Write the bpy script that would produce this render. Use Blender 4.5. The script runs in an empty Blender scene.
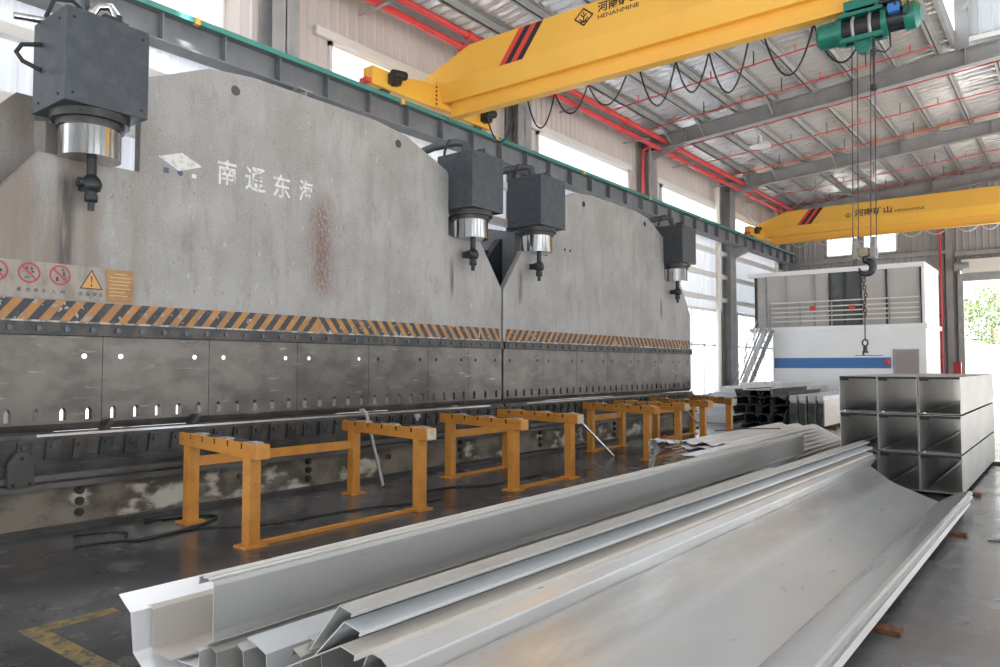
import bpy, math, random
from mathutils import Vector, Matrix
random.seed(7)
S = bpy.context.scene
COL = S.collection
PI = math.pi

# ------------------------------------------------------------------ camera
HGT, FOC = 1.6, 750.0
pitch = math.atan(32.5 / FOC)
yaw = math.atan(580 / FOC * math.cos(pitch))
cam = bpy.data.objects.new('camera', bpy.data.cameras.new('camera'))
COL.objects.link(cam)
cam.location = (0, 0, HGT)
cam.rotation_euler = (PI / 2 + pitch, 0, yaw)
cam.data.sensor_width = 36
cam.data.lens = 36 * FOC / 1000
cam.data.clip_end = 500
cam.data.clip_start = 0.05
S.camera = cam

# ------------------------------------------------------------------ light
W = bpy.data.worlds.new('sky')
S.world = W
W.use_nodes = True
bg = W.node_tree.nodes['Background']
bg.inputs[0].default_value = (0.90, 0.95, 1.0, 1)
bg.inputs[1].default_value = 1.5
sun = bpy.data.objects.new('sun', bpy.data.lights.new('sun', 'SUN'))
COL.objects.link(sun)
sun.data.energy = 12.0
sun.data.angle = math.radians(2)
sun.data.color = (1.0, 0.96, 0.92)
sun.rotation_euler = Vector((-.60, .30, -.74)).to_track_quat('-Z', 'Y').to_euler()
S.view_settings.view_transform = 'Standard'
S.view_settings.look = 'None'
S.view_settings.gamma = 1
S.view_settings.use_curve_mapping = False
S.view_settings.exposure = 0.95
S.cycles.use_denoising = True
S.cycles.max_bounces = 10
S.cycles.diffuse_bounces = 6
S.cycles.glossy_bounces = 5
S.cycles.transparent_max_bounces = 12
S.cycles.caustics_reflective = False
S.cycles.caustics_refractive = False
S.cycles.sample_clamp_indirect = 6

# ------------------------------------------------------------------ materials
class NT:
    def __init__(s, name):
        s.m = bpy.data.materials.new(name); s.m.use_nodes = True
        s.t = s.m.node_tree; s.b = s.t.nodes['Principled BSDF']
        s.tc = s.t.nodes.new('ShaderNodeTexCoord')
    def lk(s, a, b): s.t.links.new(a, b)
    def vec(s, sc):
        mp = s.t.nodes.new('ShaderNodeMapping'); mp.inputs['Scale'].default_value = sc
        s.lk(s.tc.outputs['Object'], mp.inputs['Vector']); return mp.outputs[0]
    def noise(s, scale, detail=4, st=(1, 1, 1), rough=0.55):
        n = s.t.nodes.new('ShaderNodeTexNoise'); n.inputs['Scale'].default_value = scale
        n.inputs['Detail'].default_value = detail; n.inputs['Roughness'].default_value = rough
        s.lk(s.vec(st), n.inputs['Vector']); return n.outputs[0]
    def ramp(s, f, lo, hi):
        r = s.t.nodes.new('ShaderNodeMapRange'); r.interpolation_type = 'SMOOTHSTEP'
        r.inputs['From Min'].default_value = lo; r.inputs['From Max'].default_value = hi
        s.lk(f, r.inputs['Value']); return r.outputs[0]
    def math(s, op, a, b):
        n = s.t.nodes.new('ShaderNodeMath'); n.operation = op
        for i, x in enumerate((a, b)):
            if isinstance(x, (int, float)): n.inputs[i].default_value = x
            else: s.lk(x, n.inputs[i])
        return n.outputs[0]
    def mix(s, f, a, b):
        n = s.t.nodes.new('ShaderNodeMix'); n.data_type = 'RGBA'
        for k, x in ((0, f), (6, a), (7, b)):
            if isinstance(x, (int, float)): n.inputs[k].default_value = x
            elif isinstance(x, tuple): n.inputs[k].default_value = (*x[:3], 1)
            else: s.lk(x, n.inputs[k])
        return n.outputs[2]
    def axis(s, i):
        n = s.t.nodes.new('ShaderNodeSeparateXYZ'); s.lk(s.tc.outputs['Object'], n.inputs[0]); return n.outputs[i]
    def band(s, ax, lo, hi, soft):
        a = s.ramp(s.axis(ax), lo - soft, lo + soft); b = s.ramp(s.axis(ax), hi - soft, hi + soft)
        return s.math('SUBTRACT', a, b)
    def bump(s, h, strength, dist=0.02):
        n = s.t.nodes.new('ShaderNodeBump'); n.inputs['Strength'].default_value = strength
        n.inputs['Distance'].default_value = dist; s.lk(h, n.inputs['Height']); s.lk(n.outputs[0], s.b.inputs['Normal'])
    def col(s, x):
        if isinstance(x, tuple): s.b.inputs['Base Color'].default_value = (*x[:3], 1)
        else: s.lk(x, s.b.inputs['Base Color'])
    def pr(s, rough=0.5, metal=0.0):
        if isinstance(rough, (int, float)): s.b.inputs['Roughness'].default_value = rough
        else: s.lk(rough, s.b.inputs['Roughness'])
        s.b.inputs['Metallic'].default_value = metal

def mat(name, c, rough=0.5, metal=0.0, c2=None, scale=4.0, lo=0.4, hi=0.65, st=(1, 1, 1), c3=None, scale3=30, lo3=0.6, hi3=0.75, st3=(1, 1, 1), bump=0, bscale=40):
    n = NT(name); n.pr(rough, metal)
    x = c
    if c2: x = n.mix(n.ramp(n.noise(scale, 5, st), lo, hi), c, c2)
    if c3: x = n.mix(n.ramp(n.noise(scale3, 4, st3), lo3, hi3), x, c3)
    n.col(x)
    if bump: n.bump(n.noise(bscale, 4), bump)
    return n.m

STEEL = mat('galvanised sheet', (.58, .58, .565), .36, .4, (.50, .50, .48), 1.2, .35, .7, (1, .25, 1), (.42, .39, .34), 5, .68, .8, (3, .6, 3))
STEEL2 = mat('dull sheet', (.50, .49, .46), .42, .45, (.42, .41, .38), 2.0, .35, .7, (1, .3, 1), (.33, .27, .21), 6, .66, .8, (3, .5, 3))
STEELW = mat('warm sheet', (.66, .61, .56), .42, .2, (.58, .53, .47), 1.6, .4, .7, (1, .25, 1), (.34, .21, .12), 7, .7, .8, (2, .8, 4))
WHITE_GLOSS = mat('white gloss sheet', (.88, .87, .88), .28, .15)
STEELB = mat('bluish sheet', (.64, .66, .69), .42, .2, (.57, .59, .62), 1.4, .35, .7, (1, .25, 1), (.42, .39, .34), 5, .7, .8, (3, .6, 3))
WHITE_SHEET = mat('white coated sheet', (.78, .77, .78), .4, .1, (.70, .69, .69), 3)
TUBE_M = mat('box section steel', (.45, .44, .415), .38, .5, (.37, .36, .34), 3, .35, .7, (1, .3, 1))
DARK_IRON = mat('dark iron', (.045, .047, .05), .45, .5, (.085, .08, .075), 6)
BOXGREY = mat('slate grey enamel', (.046, .055, .066), .45, .2, (.064, .075, .087), 9, .4, .7, (1, 1, 1), (.16, .18, .21), 60, .7, .8)
CHROME = mat('chrome', (.50, .50, .50), .13, 1.0, (.34, .33, .32), 3, .4, .65, (1, 1, .2))
BOLT_M = mat('bolt steel', (.10, .10, .11), .35, .8)
SOCKET_M = mat('black bore', (.008, .008, .009), .7)
BRIGHT_BOLT = mat('bright steel', (.7, .7, .7), .25, 1.0)
TOOL = mat('oiled tool steel', (.145, .130, .118), .33, .55, (.085, .076, .069), 2.2, .35, .68, (1, 1, 1.6), (.32, .295, .265), 5, .6, .8, (1, .5, 3))
BED = mat('oily bed steel', (.085, .081, .077), .45, .45, (.045, .043, .04), 3, .4, .65, (1, 1, 1), (.22, .205, .185), 7, .62, .8, (1, .4, 2))
RAIL_M = mat('worn table rail', (.17, .165, .155), .4, .4, (.08, .077, .073), 4, .4, .65, (1, .3, 1))
BASE_M = mat('stained base', (.25, .21, .17), .6, .1, (.10, .083, .065), 1.6, .42, .6, (1, 1, 1.3), (.62, .56, .47), 2.6, .56, .66, (1, .6, 1.2))
KERB_M = mat('oily plinth', (.065, .063, .062), .45, .1, (.03, .03, .03), 3)
YEL = mat('crane yellow', (.86, .47, .07), .38, .0, (.82, .45, .065), 1.2)
ORANGE = mat('trestle orange', (.64, .275, .05), .42, .0, (.54, .225, .04), 5, .45, .7, (1, 1, 1), (.22, .10, .03), 22, .66, .74)
BEIGE_END = mat('bare wood end', (.62, .52, .38), .6, 0, (.5, .4, .28), 20)
GREEN = mat('hoist green', (.012, .155, .115), .35, .1, (.01, .12, .09), 5)
RED = mat('fire pipe red', (.70, .06, .06), .3, .0, (.62, .05, .05), 3)
STRIPE_RED = mat('stripe red', (.66, .06, .045), .5)
BLACK = mat('black paint', (.012, .012, .016), .5)
RUBBER = mat('black rubber', (.015, .015, .016), .6)
TEAL = mat('teal conductor rail', (.06, .23, .20), .5)
STRUCT = mat('structural grey', (.34, .335, .33), .5, .15, (.28, .28, .28), 2)
STRUCT_L = mat('purlin grey', (.38, .375, .37), .45, .2, (.32, .315, .31), 3)
RUNWAY = mat('runway grey', (.20, .21, .225), .5, .15, (.16, .17, .185), 2)
CREAM = mat('cream paint', (.78, .74, .66), .5)
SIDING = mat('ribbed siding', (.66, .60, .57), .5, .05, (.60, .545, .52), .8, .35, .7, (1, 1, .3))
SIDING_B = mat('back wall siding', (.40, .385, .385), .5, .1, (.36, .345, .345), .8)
TRANSL = mat('pale siding', (.72, .76, .80), .45, 0)
FRAME_W = mat('window frame', (.78, .76, .74), .45)
OFFICE_W = mat('office white', (.90, .90, .90), .5, 0, (.87, .87, .86), 1)
OFFICE_GL = mat('grey office panel', (.47, .45, .43), .22, .0, (.53, .51, .49), .7)
OFFICE_DK = mat('dark office glass', (.10, .11, .115), .12, .0, (.16, .17, .17), 1)
BLUE = mat('blue band', (.06, .19, .46), .5)
TAUPE = mat('taupe door', (.33, .29, .275), .5)
WOOD = mat('rusty timber', (.20, .075, .035), .8, 0, (.09, .04, .022), 8, .4, .6, (4, 1, 4))
HAZ_Y = mat('worn hazard yellow', (.47, .225, .06), .55, 0, (.36, .18, .07), 5, .4, .6, (1, 1, 1), (.33, .31, .29), 8, .60, .63)
HAZ_B = mat('worn hazard black', (.04, .043, .052), .55, 0, (.09, .09, .10), 6, .5, .7, (1, 1, 1), (.42, .40, .38), 9, .62, .65)
WORN = mat('flaking edge', (.20, .19, .18), .6, 0, (.55, .53, .50), 9, .45, .55)
SIGN_BG = mat('dirty label', (.34, .31, .28), .55, 0, (.24, .215, .19), 6, .4, .65, (1, 1.5, .6))
SIGN_OR = mat('faded orange label', (.40, .22, .085), .55, 0, (.32, .18, .08), 9)
WARN_OR = mat('warning orange', (.62, .32, .10), .55)
SIGN_RED = mat('prohibition red', (.42, .06, .075), .55)
SIGN_INK = mat('sign ink', (.05, .05, .06), .6)
SIGN_TXT = mat('faint lettering', (.55, .40, .22), .6)
DECAL = mat('white vinyl', (.66, .66, .65), .5, 0, (.5, .5, .49), 14, .5, .6)
PURPLE = mat('violet sticker', (.09, .08, .16), .5)
LINE_Y = mat('floor line yellow', (.32, .225, .07), .4, 0, (.17, .14, .08), 9, .42, .6, (1, 1, 1), (.06, .06, .06), 14, .52, .6)
MOTOR_D = mat('dark motor', (.03, .035, .04), .4, .4)
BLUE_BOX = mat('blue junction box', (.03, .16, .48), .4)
LEAF = mat('leaf', (.085, .13, .045), .6, 0, (.15, .19, .08), 3)
BARK = mat('bark', (.16, .12, .09), .9)
CONC_OUT = mat('sunlit concrete', (.74, .73, .70), .8, 0, (.66, .65, .62), .6)
PILE_M = mat('dark green grey steel', (.06, .075, .075), .5, .3, (.12, .135, .13), 6)
HOOKG = mat('hook block grey', (.20, .20, .205), .5, .1, (.30, .27, .21), 9)

def valley_material():
    n = NT('satin gutter sheet')
    x = n.mix(n.ramp(n.noise(1.3, 5, (1, .3, 1)), .35, .7), (.70, .71, .72), (.62, .625, .63))
    # brown dirt with painted dark reflection on steep side, broken up along the sheet
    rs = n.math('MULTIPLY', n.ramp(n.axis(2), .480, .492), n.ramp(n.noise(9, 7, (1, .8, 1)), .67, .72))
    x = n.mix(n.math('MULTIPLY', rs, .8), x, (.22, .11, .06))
    w = n.math('MULTIPLY', n.math('MULTIPLY', n.band(0, -.60, -.24, .05), n.ramp(n.axis(2), .46, .44)), n.ramp(n.noise(3.5, 6, (2, .25, 1)), .15, .6))
    x = n.mix(n.math('MULTIPLY', w, .7), x, (.37, .352, .33))
    sc = n.ramp(n.noise(5, 6, (2.5, .8, 1)), .66, .74)
    x = n.mix(n.math('MULTIPLY', sc, .45), x, (.33, .32, .31))
    n.col(x); n.pr(n.math('ADD', n.math('MULTIPLY', n.noise(1.5, 5, (1, .5, 1)), .16), .14), .5)
    return n.m
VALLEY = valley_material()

def ram_material(name, rust, drips):
    n = NT(name)
    x = n.mix(n.ramp(n.noise(1.1, 6), .35, .68), (.345, .34, .335), (.265, .258, .25))
    x = n.mix(n.math('MULTIPLY', n.ramp(n.noise(3.2, 7, (1, 1.6, .35), .65), .46, .72), .55), x, (.22, .195, .175))
    x = n.mix(n.math('MULTIPLY', n.ramp(n.noise(9, 6, (1, 1, .5)), .64, .72), .5), x, (.50, .49, .48))
    x = n.mix(n.math('MULTIPLY', n.ramp(n.noise(16, 4, (1, 1, .6)), .66, .7), .55), x, (.12, .11, .105))
    x = n.mix(n.math('MULTIPLY', n.ramp(n.noise(42, 6, (1, 1, .8), .7), .48, .66), .38), x, (.47, .46, .45))
    x = n.mix(n.math('MULTIPLY', n.ramp(n.noise(3.0, 8, (1, 1.2, .5), .75), .54, .66), .4), x, (.17, .155, .145))
    # oily brown left shoulder
    if rust:
        sh = n.math('MULTIPLY', n.ramp(n.axis(1), -2.25, -2.6), n.ramp(n.noise(2.0, 5, (1, 1.6, .25)), .30, .62))
        x = n.mix(n.math('MULTIPLY', sh, .75), x, (.20, .155, .125))
        r = n.math('MULTIPLY', n.band(1, -.10, .20, .2), n.band(2, 2.55, 3.80, .25))
        r = n.math('MULTIPLY', r, n.ramp(n.noise(24, 8, (1, 1, .7), .7), .34, .54))
        x = n.mix(n.math('MULTIPLY', r, .92), x, (.16, .075, .06))
    for (y, w, z0, z1) in drips:
        d = n.math('MULTIPLY', n.band(1, y - w, y + w, w * .7), n.band(2, z0, z1, .12))
        d = n.math('MULTIPLY', d, n.ramp(n.noise(7, 5, (1, 3, .3)), .25, .6))
        x = n.mix(n.math('MULTIPLY', d, .85), x, (.06, .055, .055))
    n.col(x); n.pr(.48, .15)
    n.bump(n.noise(30, 4), .12, .01)
    return n.m
RAM1 = ram_material('worn grey press paint with rust', True, [(-3.16, .07, 2.55, 3.5), (2.68, .05, 2.75, 3.3)])
RAM2 = ram_material('worn grey press paint', False, [(-3.5, .06, 2.75, 3.3), (2.3, .05, 2.8, 3.2)])

def floor_material():
    n = NT('worn epoxy floor')
    big = n.ramp(n.noise(.6, 6), .40, .62)
    x = n.mix(big, (.032, .033, .037), (.10, .10, .104))
    x = n.mix(n.math('MULTIPLY', n.ramp(n.noise(3.2, 7), .52, .7), .6), x, (.15, .148, .145))
    x = n.mix(n.math('MULTIPLY', n.ramp(n.noise(14, 6), .58, .68), .5), x, (.018, .018, .02))
    # paler trodden aisle on the right
    a = n.math('MULTIPLY', n.ramp(n.axis(0), -1.5, -.3), n.math('ADD', n.math('MULTIPLY', n.noise(1.8, 6, (1.6, .5, 1)), .7), .35))
    x = n.mix(a, x, (.29, .30, .315))
    x = n.mix(n.ramp(n.axis(0), .9, 1.6), x, (.66, .655, .64))   # unseen floor farther right, coloured pale to bounce light onto the roof
    n.col(x)
    rr = n.math('ADD', n.math('MULTIPLY', n.noise(2.2, 6), .35), .06)
    n.pr(rr, 0)
    n.b.inputs['Specular IOR Level'].default_value = .6
    n.bump(n.noise(40, 5), .06, .01)
    return n.m
FLOOR = floor_material()

def foil_material():
    n = NT('wrinkled foil insulation')
    x = n.mix(n.ramp(n.noise(.35, 4), .4, .62), (.97, .97, .98), (.95, .91, .85))
    n.col(x); n.pr(.25, .68)
    h = n.math('ADD', n.noise(3.0, 5, (.6, 3.0, 1)), n.math('MULTIPLY', n.noise(9, 4, (.8, 2.0, 1)), .4))
    n.bump(h, .7, .05)
    return n.m
FOIL = foil_material()

def pane_material(name, tint, t):
    m = bpy.data.materials.new(name); m.use_nodes = True
    nt = m.node_tree; nt.nodes.clear()
    o = nt.nodes.new('ShaderNodeOutputMaterial'); mx = nt.nodes.new('ShaderNodeMixShader')
    tr = nt.nodes.new('ShaderNodeBsdfTransparent'); gl = nt.nodes.new('ShaderNodeBsdfGlossy')
    tr.inputs[0].default_value = (*tint, 1); gl.inputs['Roughness'].default_value = .05
    mx.inputs[0].default_value = t
    nt.links.new(tr.outputs[0], mx.inputs[1]); nt.links.new(gl.outputs[0], mx.inputs[2])
    nt.links.new(mx.outputs[0], o.inputs[0])
    return m
def translucent_material(name, c, k=.82):
    m = bpy.data.materials.new(name); m.use_nodes = True
    nt = m.node_tree; nt.nodes.clear()
    o = nt.nodes.new('ShaderNodeOutputMaterial'); mx = nt.nodes.new('ShaderNodeMixShader')
    a = nt.nodes.new('ShaderNodeBsdfTranslucent'); b = nt.nodes.new('ShaderNodeBsdfDiffuse')
    a.inputs[0].default_value = (*c, 1); b.inputs[0].default_value = (*c, 1); mx.inputs[0].default_value = k
    nt.links.new(a.outputs[0], mx.inputs[1]); nt.links.new(b.outputs[0], mx.inputs[2]); nt.links.new(mx.outputs[0], o.inputs[0])
    return m
DAYPANEL = translucent_material('translucent daylight sheet', (.80, .82, .86))
SKYSHEET = translucent_material('translucent roof sheet', (.9, .92, .95), .3)
PANE = pane_material('window glass', (.97, .985, 1.0), .06)

# ------------------------------------------------------------------ mesh helpers (world coordinates)
class MB:
    def __init__(s): s.v = []; s.f = []; s.sm = []
    def add(s, vs, fs, smooth=False):
        o = len(s.v); s.v += [tuple(p) for p in vs]
        s.f += [tuple(i + o for i in f) for f in fs]; s.sm += [smooth] * len(fs); return s
    def box(s, x0, x1, y0, y1, z0, z1):
        vs = [(x, y, z) for x in (x0, x1) for y in (y0, y1) for z in (z0, z1)]
        return s.add(vs, [(0, 1, 3, 2), (4, 6, 7, 5), (0, 4, 5, 1), (2, 3, 7, 6), (0, 2, 6, 4), (1, 5, 7, 3)])
    def obox(s, p0, p1, w, h, up=(0, 0, 1)):
        p0 = Vector(p0); p1 = Vector(p1); d = (p1 - p0).normalized(); u = Vector(up)
        r = d.cross(u)
        if r.length < 1e-4: r = d.cross(Vector((1, 0, 0)))
        r.normalize(); u = r.cross(d)
        vs = [p + r * a * w / 2 + u * b * h / 2 for p in (p0, p1) for a, b in ((-1, -1), (1, -1), (1, 1), (-1, 1))]
        return s.add(vs, [(3, 2, 1, 0), (4, 5, 6, 7), (0, 1, 5, 4), (1, 2, 6, 5), (2, 3, 7, 6), (3, 0, 4, 7)])
    def prism(s, poly, axis, a, b):
        def mk(p, t):
            return (t, p[0], p[1]) if axis == 'x' else (p[0], t, p[1]) if axis == 'y' else (p[0], p[1], t)
        n = len(poly); vs = [mk(p, a) for p in poly] + [mk(p, b) for p in poly]
        fs = [tuple(range(n))[::-1], tuple(range(n, 2 * n))] + [(i, (i + 1) % n, n + (i + 1) % n, n + i) for i in range(n)]
        return s.add(vs, fs)
    def cyl(s, p0, p1, r0, r1=None, n=20):
        r1 = r0 if r1 is None else r1
        p0 = Vector(p0); p1 = Vector(p1); d = (p1 - p0).normalized()
        a = d.orthogonal().normalized(); b = d.cross(a)
        ring = lambda p, r: [p + a * math.cos(2 * PI * i / n) * r + b * math.sin(2 * PI * i / n) * r for i in range(n)]
        s.add(ring(p0, r0) + ring(p1, r1), [(i, (i + 1) % n, n + (i + 1) % n, n + i) for i in range(n)], True)
        s.add(ring(p0, r0), [tuple(range(n))[::-1]]); s.add(ring(p1, r1), [tuple(range(n))]); return s
    def tube(s, pts, r, n=8, closed=False):
        P = [Vector(p) for p in pts]; m = len(P); rings = []
        up = Vector((0, 0, 1)); prev = None
        for i, p in enumerate(P):
            if closed: t = P[(i + 1) % m] - P[i - 1]
            else: t = P[min(i + 1, m - 1)] - P[max(i - 1, 0)]
            t.normalize()
            a = prev - t * prev.dot(t) if prev is not None else t.orthogonal()
            if a.length < 1e-5: a = t.orthogonal()
            a.normalize(); prev = a; b = t.cross(a)
            rr = r[i] if isinstance(r, (list, tuple)) else r
            rings.append([p + a * math.cos(2 * PI * k / n) * rr + b * math.sin(2 * PI * k / n) * rr for k in range(n)])
        vs = [q for R in rings for q in R]; fs = []
        for i in range(m if closed else m - 1):
            j = (i + 1) % m
            fs += [(i * n + k, i * n + (k + 1) % n, j * n + (k + 1) % n, j * n + k) for k in range(n)]
        s.add(vs, fs, True)
        if not closed:
            s.add(rings[0], [tuple(range(n))[::-1]]); s.add(rings[-1], [tuple(range(n))])
        return s
    def sheet(s, prof, y0, y1, t=.004, slew=0.0, ny=1, soft=False):
        """folded plate: XZ profile run along Y, given thickness t, sideways drift slew over the run"""
        P = [Vector(p) for p in prof]; n = len(P); nr = []
        for i in range(n):
            ds = []
            if i > 0: ds.append((P[i] - P[i - 1]).normalized())
            if i < n - 1: ds.append((P[i + 1] - P[i]).normalized())
            ns = [Vector((-d.y, d.x)) for d in ds]; q = sum(ns, Vector((0, 0)))
            q = q.normalized() if q.length > .2 else ns[0]
            k = max(.45, q.dot(ns[0])); nr.append(q / k)
        loop = P + [P[i] - nr[i] * t for i in range(n - 1, -1, -1)]
        m = len(loop); vs = []
        for j in range(ny + 1):
            f = j / ny
            vs += [(p.x + slew * f, y0 + (y1 - y0) * f, p.y) for p in loop]
        fs = []
        for j in range(ny):
            fs += [(j * m + i, j * m + (i + 1) % m, (j + 1) * m + (i + 1) % m, (j + 1) * m + i) for i in range(m)]
        s.add(vs, fs, soft)
        o = ny * m; k = len(s.v) - len(vs); ends = []
        for i in range(n - 1):
            ends += [(k + i, k + m - 1 - i, k + m - 2 - i, k + i + 1), (k + o + i, k + o + i + 1, k + o + m - 2 - i, k + o + m - 1 - i)]
        s.f += ends; s.sm += [False] * len(ends)
        return s
    def lathe(s, c, prof, n=24):
        vs = [(c[0] + r * math.cos(2 * PI * k / n), c[1] + r * math.sin(2 * PI * k / n), c[2] + z) for r, z in prof for k in range(n)]
        fs = [(i * n + k, i * n + (k + 1) % n, (i + 1) * n + (k + 1) % n, (i + 1) * n + k) for i in range(len(prof) - 1) for k in range(n)]
        s.add(vs, fs, True)
        s.add(vs[:n], [tuple(range(n))[::-1]]); s.add(vs[-n:], [tuple(range(n))]); return s
    def build(s, name, m, parent=None, bevel=0, origin=None, soft_angle=0):
        if parent is not None: org = WORLD[parent]
        elif origin is not None: org = Vector(origin)
        else:
            lo = [min(p[i] for p in s.v) for i in range(3)]; hi = [max(p[i] for p in s.v) for i in range(3)]
            org = Vector(((lo[0] + hi[0]) / 2, (lo[1] + hi[1]) / 2, lo[2]))
        me = bpy.data.meshes.new(name)
        me.from_pydata([tuple(Vector(p) - org) for p in s.v], [], s.f)
        me.polygons.foreach_set('use_smooth', s.sm)
        me.materials.append(m); me.update()
        if soft_angle: me.set_sharp_from_angle(angle=soft_angle)
        o = bpy.data.objects.new(name, me); COL.objects.link(o)
        if parent is not None: o.parent = parent
        else: o.location = org
        WORLD[o] = org
        if bevel:
            b = o.modifiers.new('edge', 'BEVEL'); b.width = bevel; b.segments = 2; b.limit_method = 'ANGLE'; b.angle_limit = .7
        return o
WORLD = {}
def tag(o, label, cat, group=None, kind=None):
    o['label'] = label; o['category'] = cat
    if group: o['group'] = group
    if kind: o['kind'] = kind
    return o
def thing(name, loc, label, cat, group=None):
    o = bpy.data.objects.new(name, None); COL.objects.link(o); o.location = loc
    o.empty_display_size = .2; WORLD[o] = Vector(loc)
    return tag(o, label, cat, group)
def struct(o): o['kind'] = 'structure'; return o
def children(o): return list(o.children)
def dup(o, shift, label=None, parent=None):
    c = o.copy(); COL.objects.link(c)
    if parent is None: c.location = Vector(o.location) + Vector(shift)
    else: c.parent = parent
    WORLD[c] = WORLD[o] + Vector(shift)
    if label: c['label'] = label
    for ch in children(o): dup(ch, shift, None, c)
    return c
ORD = ['first', 'second', 'third', 'fourth', 'fifth', 'sixth', 'seventh', 'eighth', 'ninth', 'tenth', 'eleventh', 'twelfth', 'thirteenth']

def text_mesh(body, size, fat=0.0):
    """lettering outline as vertices in a 2D plane, faces, and its extent"""
    cu = bpy.data.curves.new('lettering', 'FONT'); cu.body = body; cu.size = size; cu.extrude = .002; cu.offset = fat
    ob = bpy.data.objects.new('lettering', cu); COL.objects.link(ob)
    dg = bpy.context.evaluated_depsgraph_get(); dg.update()
    me = bpy.data.meshes.new_from_object(ob.evaluated_get(dg))
    vs = [tuple(v.co) for v in me.vertices]; fs = [tuple(p.vertices) for p in me.polygons]
    bpy.data.objects.remove(ob); bpy.data.meshes.remove(me); bpy.data.curves.remove(cu)
    return vs, fs
def put_text(mb, body, origin, right, up, width=None, height=None, size=1.0, fat=0.0):
    vs, fs = text_mesh(body, size, fat)
    x0 = min(v[0] for v in vs); x1 = max(v[0] for v in vs); y0 = min(v[1] for v in vs); y1 = max(v[1] for v in vs)
    sx = width / (x1 - x0) if width else 1; sy = height / (y1 - y0) if height else sx
    R = Vector(right); U = Vector(up); Nn = R.cross(U); O = Vector(origin)
    mb.add([O + R * (v[0] - x0) * sx + U * (v[1] - y0) * sy + Nn * v[2] for v in vs], fs)
    return mb

# ================================================================== SETTING
# floor and ground
struct(MB().box(-11.3, 7.0, -7, 36.3, -.25, 0).build('floor', FLOOR, origin=(0, 0, 0)))
struct(MB().box(-40, 60, 36.3, 90, -.3, -.02).build('ground_outside', CONC_OUT))
struct(MB().box(7.0, 60, -40, 36.3, -.3, -.02).box(-40, 7.0, -40, -7, -.3, -.02).build('ground_yard', CONC_OUT))

def ribbed(mb, u0, u1, z0, z1, place, pitch_=.235):
    """ribbed cladding panel between u0..u1, z0..z1; place(u, depth, z)"""
    k0 = math.floor(u0 / pitch_); u = k0 * pitch_; prof = [(u0, 0)]
    while u < u1 + pitch_:
        for a, d in ((0, 0), (.025, .028), (.055, .028), (.08, 0)):
            if u0 < u + a < u1: prof.append((u + a, d))
        u += pitch_
    prof.append((u1, 0)); n = len(prof)
    vs = [place(p, d, z) for z in (z0, z1) for p, d in prof]
    mb.add(vs, [(i, i + 1, n + i + 1, n + i) for i in range(n - 1)])
    vs = [place(u0, -.05, z0), place(u1, -.05, z0), place(u1, -.05, z1), place(u0, -.05, z1)]
    mb.add(vs, [(3, 2, 1, 0)])

COLY = [.8, 7.7, 14.65, 21.6, 28.5, 35.5]
WIN_HI = [(2.0, 6.75), (8.95, 13.6), (15.75, 20.7), (23.0, 27.8), (29.7, 34.6)]
WIN_LO = [(2.2, 6.4), (9.1, 13.2), (16.0, 20.2), (23.2, 27.7), (29.9, 34.4)]
mb = MB(); pl = lambda u, d, z: (-11 + d, u, z)
ribbed(mb, -1, 36.3, 7.68, 9.2, pl)
ribbed(mb, -1, 36.3, 0, .5, pl)
for wins, z0, z1 in ((WIN_HI, 6.45, 7.68), (WIN_LO, .5, 3.75)):
    e = -1
    for a, b in wins:
        ribbed(mb, e, a, z0, z1, pl); e = b
    ribbed(mb, e, 36.3, z0, z1, pl)
struct(mb.build('wall_left', SIDING))
mb = MB()
def daysheet(mb, u0, u1, z0, z1):
    prof = []; u = u0
    while u < u1:
        prof += [(u, 0), (u + .1, 0), (u + .13, .025), (u + .2, .025)]; u += .23
    n = len(prof); vs = [(-11 + d, p, z) for z in (z0, z1) for p, d in prof]
    mb.add(vs, [(i, i + 1, n + i + 1, n + i) for i in range(n - 1)])
daysheet(mb, -1, 36.2, 3.75, 6.45)
struct(mb.build('wall_left_daylight', DAYPANEL))
# right and rear walls: open bays below, cladding above, a strip of windows
mb = MB(); plr = lambda u, d, z: (7.0 - d, u, z)
ribbed(mb, -7, 36.3, 4.6, 6.3, plr); ribbed(mb, -7, 36.3, 7.6, 9.4, plr)
for y in (-7, -.2, 6.7, 13.65, 20.6, 27.5, 34.5): ribbed(mb, y, y + 1.8, 0, 4.6, plr); ribbed(mb, y, y + 1.8, 6.3, 7.6, plr)
struct(mb.build('wall_right', TRANSL))
mb = MB(); ribbed(mb, -11, 7, 4.8, 9.4, lambda u, d, z: (u, -7 + d, z))
for x in (-11, -5.6, .4, 5.6): ribbed(mb, x, x + 1.4, 0, 4.8, lambda u, d, z: (u, -7 + d, z))
struct(mb.build('wall_rear', TRANSL))
# back wall with doorway and window
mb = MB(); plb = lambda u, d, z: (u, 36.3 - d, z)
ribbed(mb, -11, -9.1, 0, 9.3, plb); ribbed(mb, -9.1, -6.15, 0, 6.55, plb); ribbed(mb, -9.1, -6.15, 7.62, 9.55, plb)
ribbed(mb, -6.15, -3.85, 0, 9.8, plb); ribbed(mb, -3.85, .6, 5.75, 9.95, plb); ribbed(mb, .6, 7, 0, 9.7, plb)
struct(mb.build('wall_back', SIDING_B))

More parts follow.
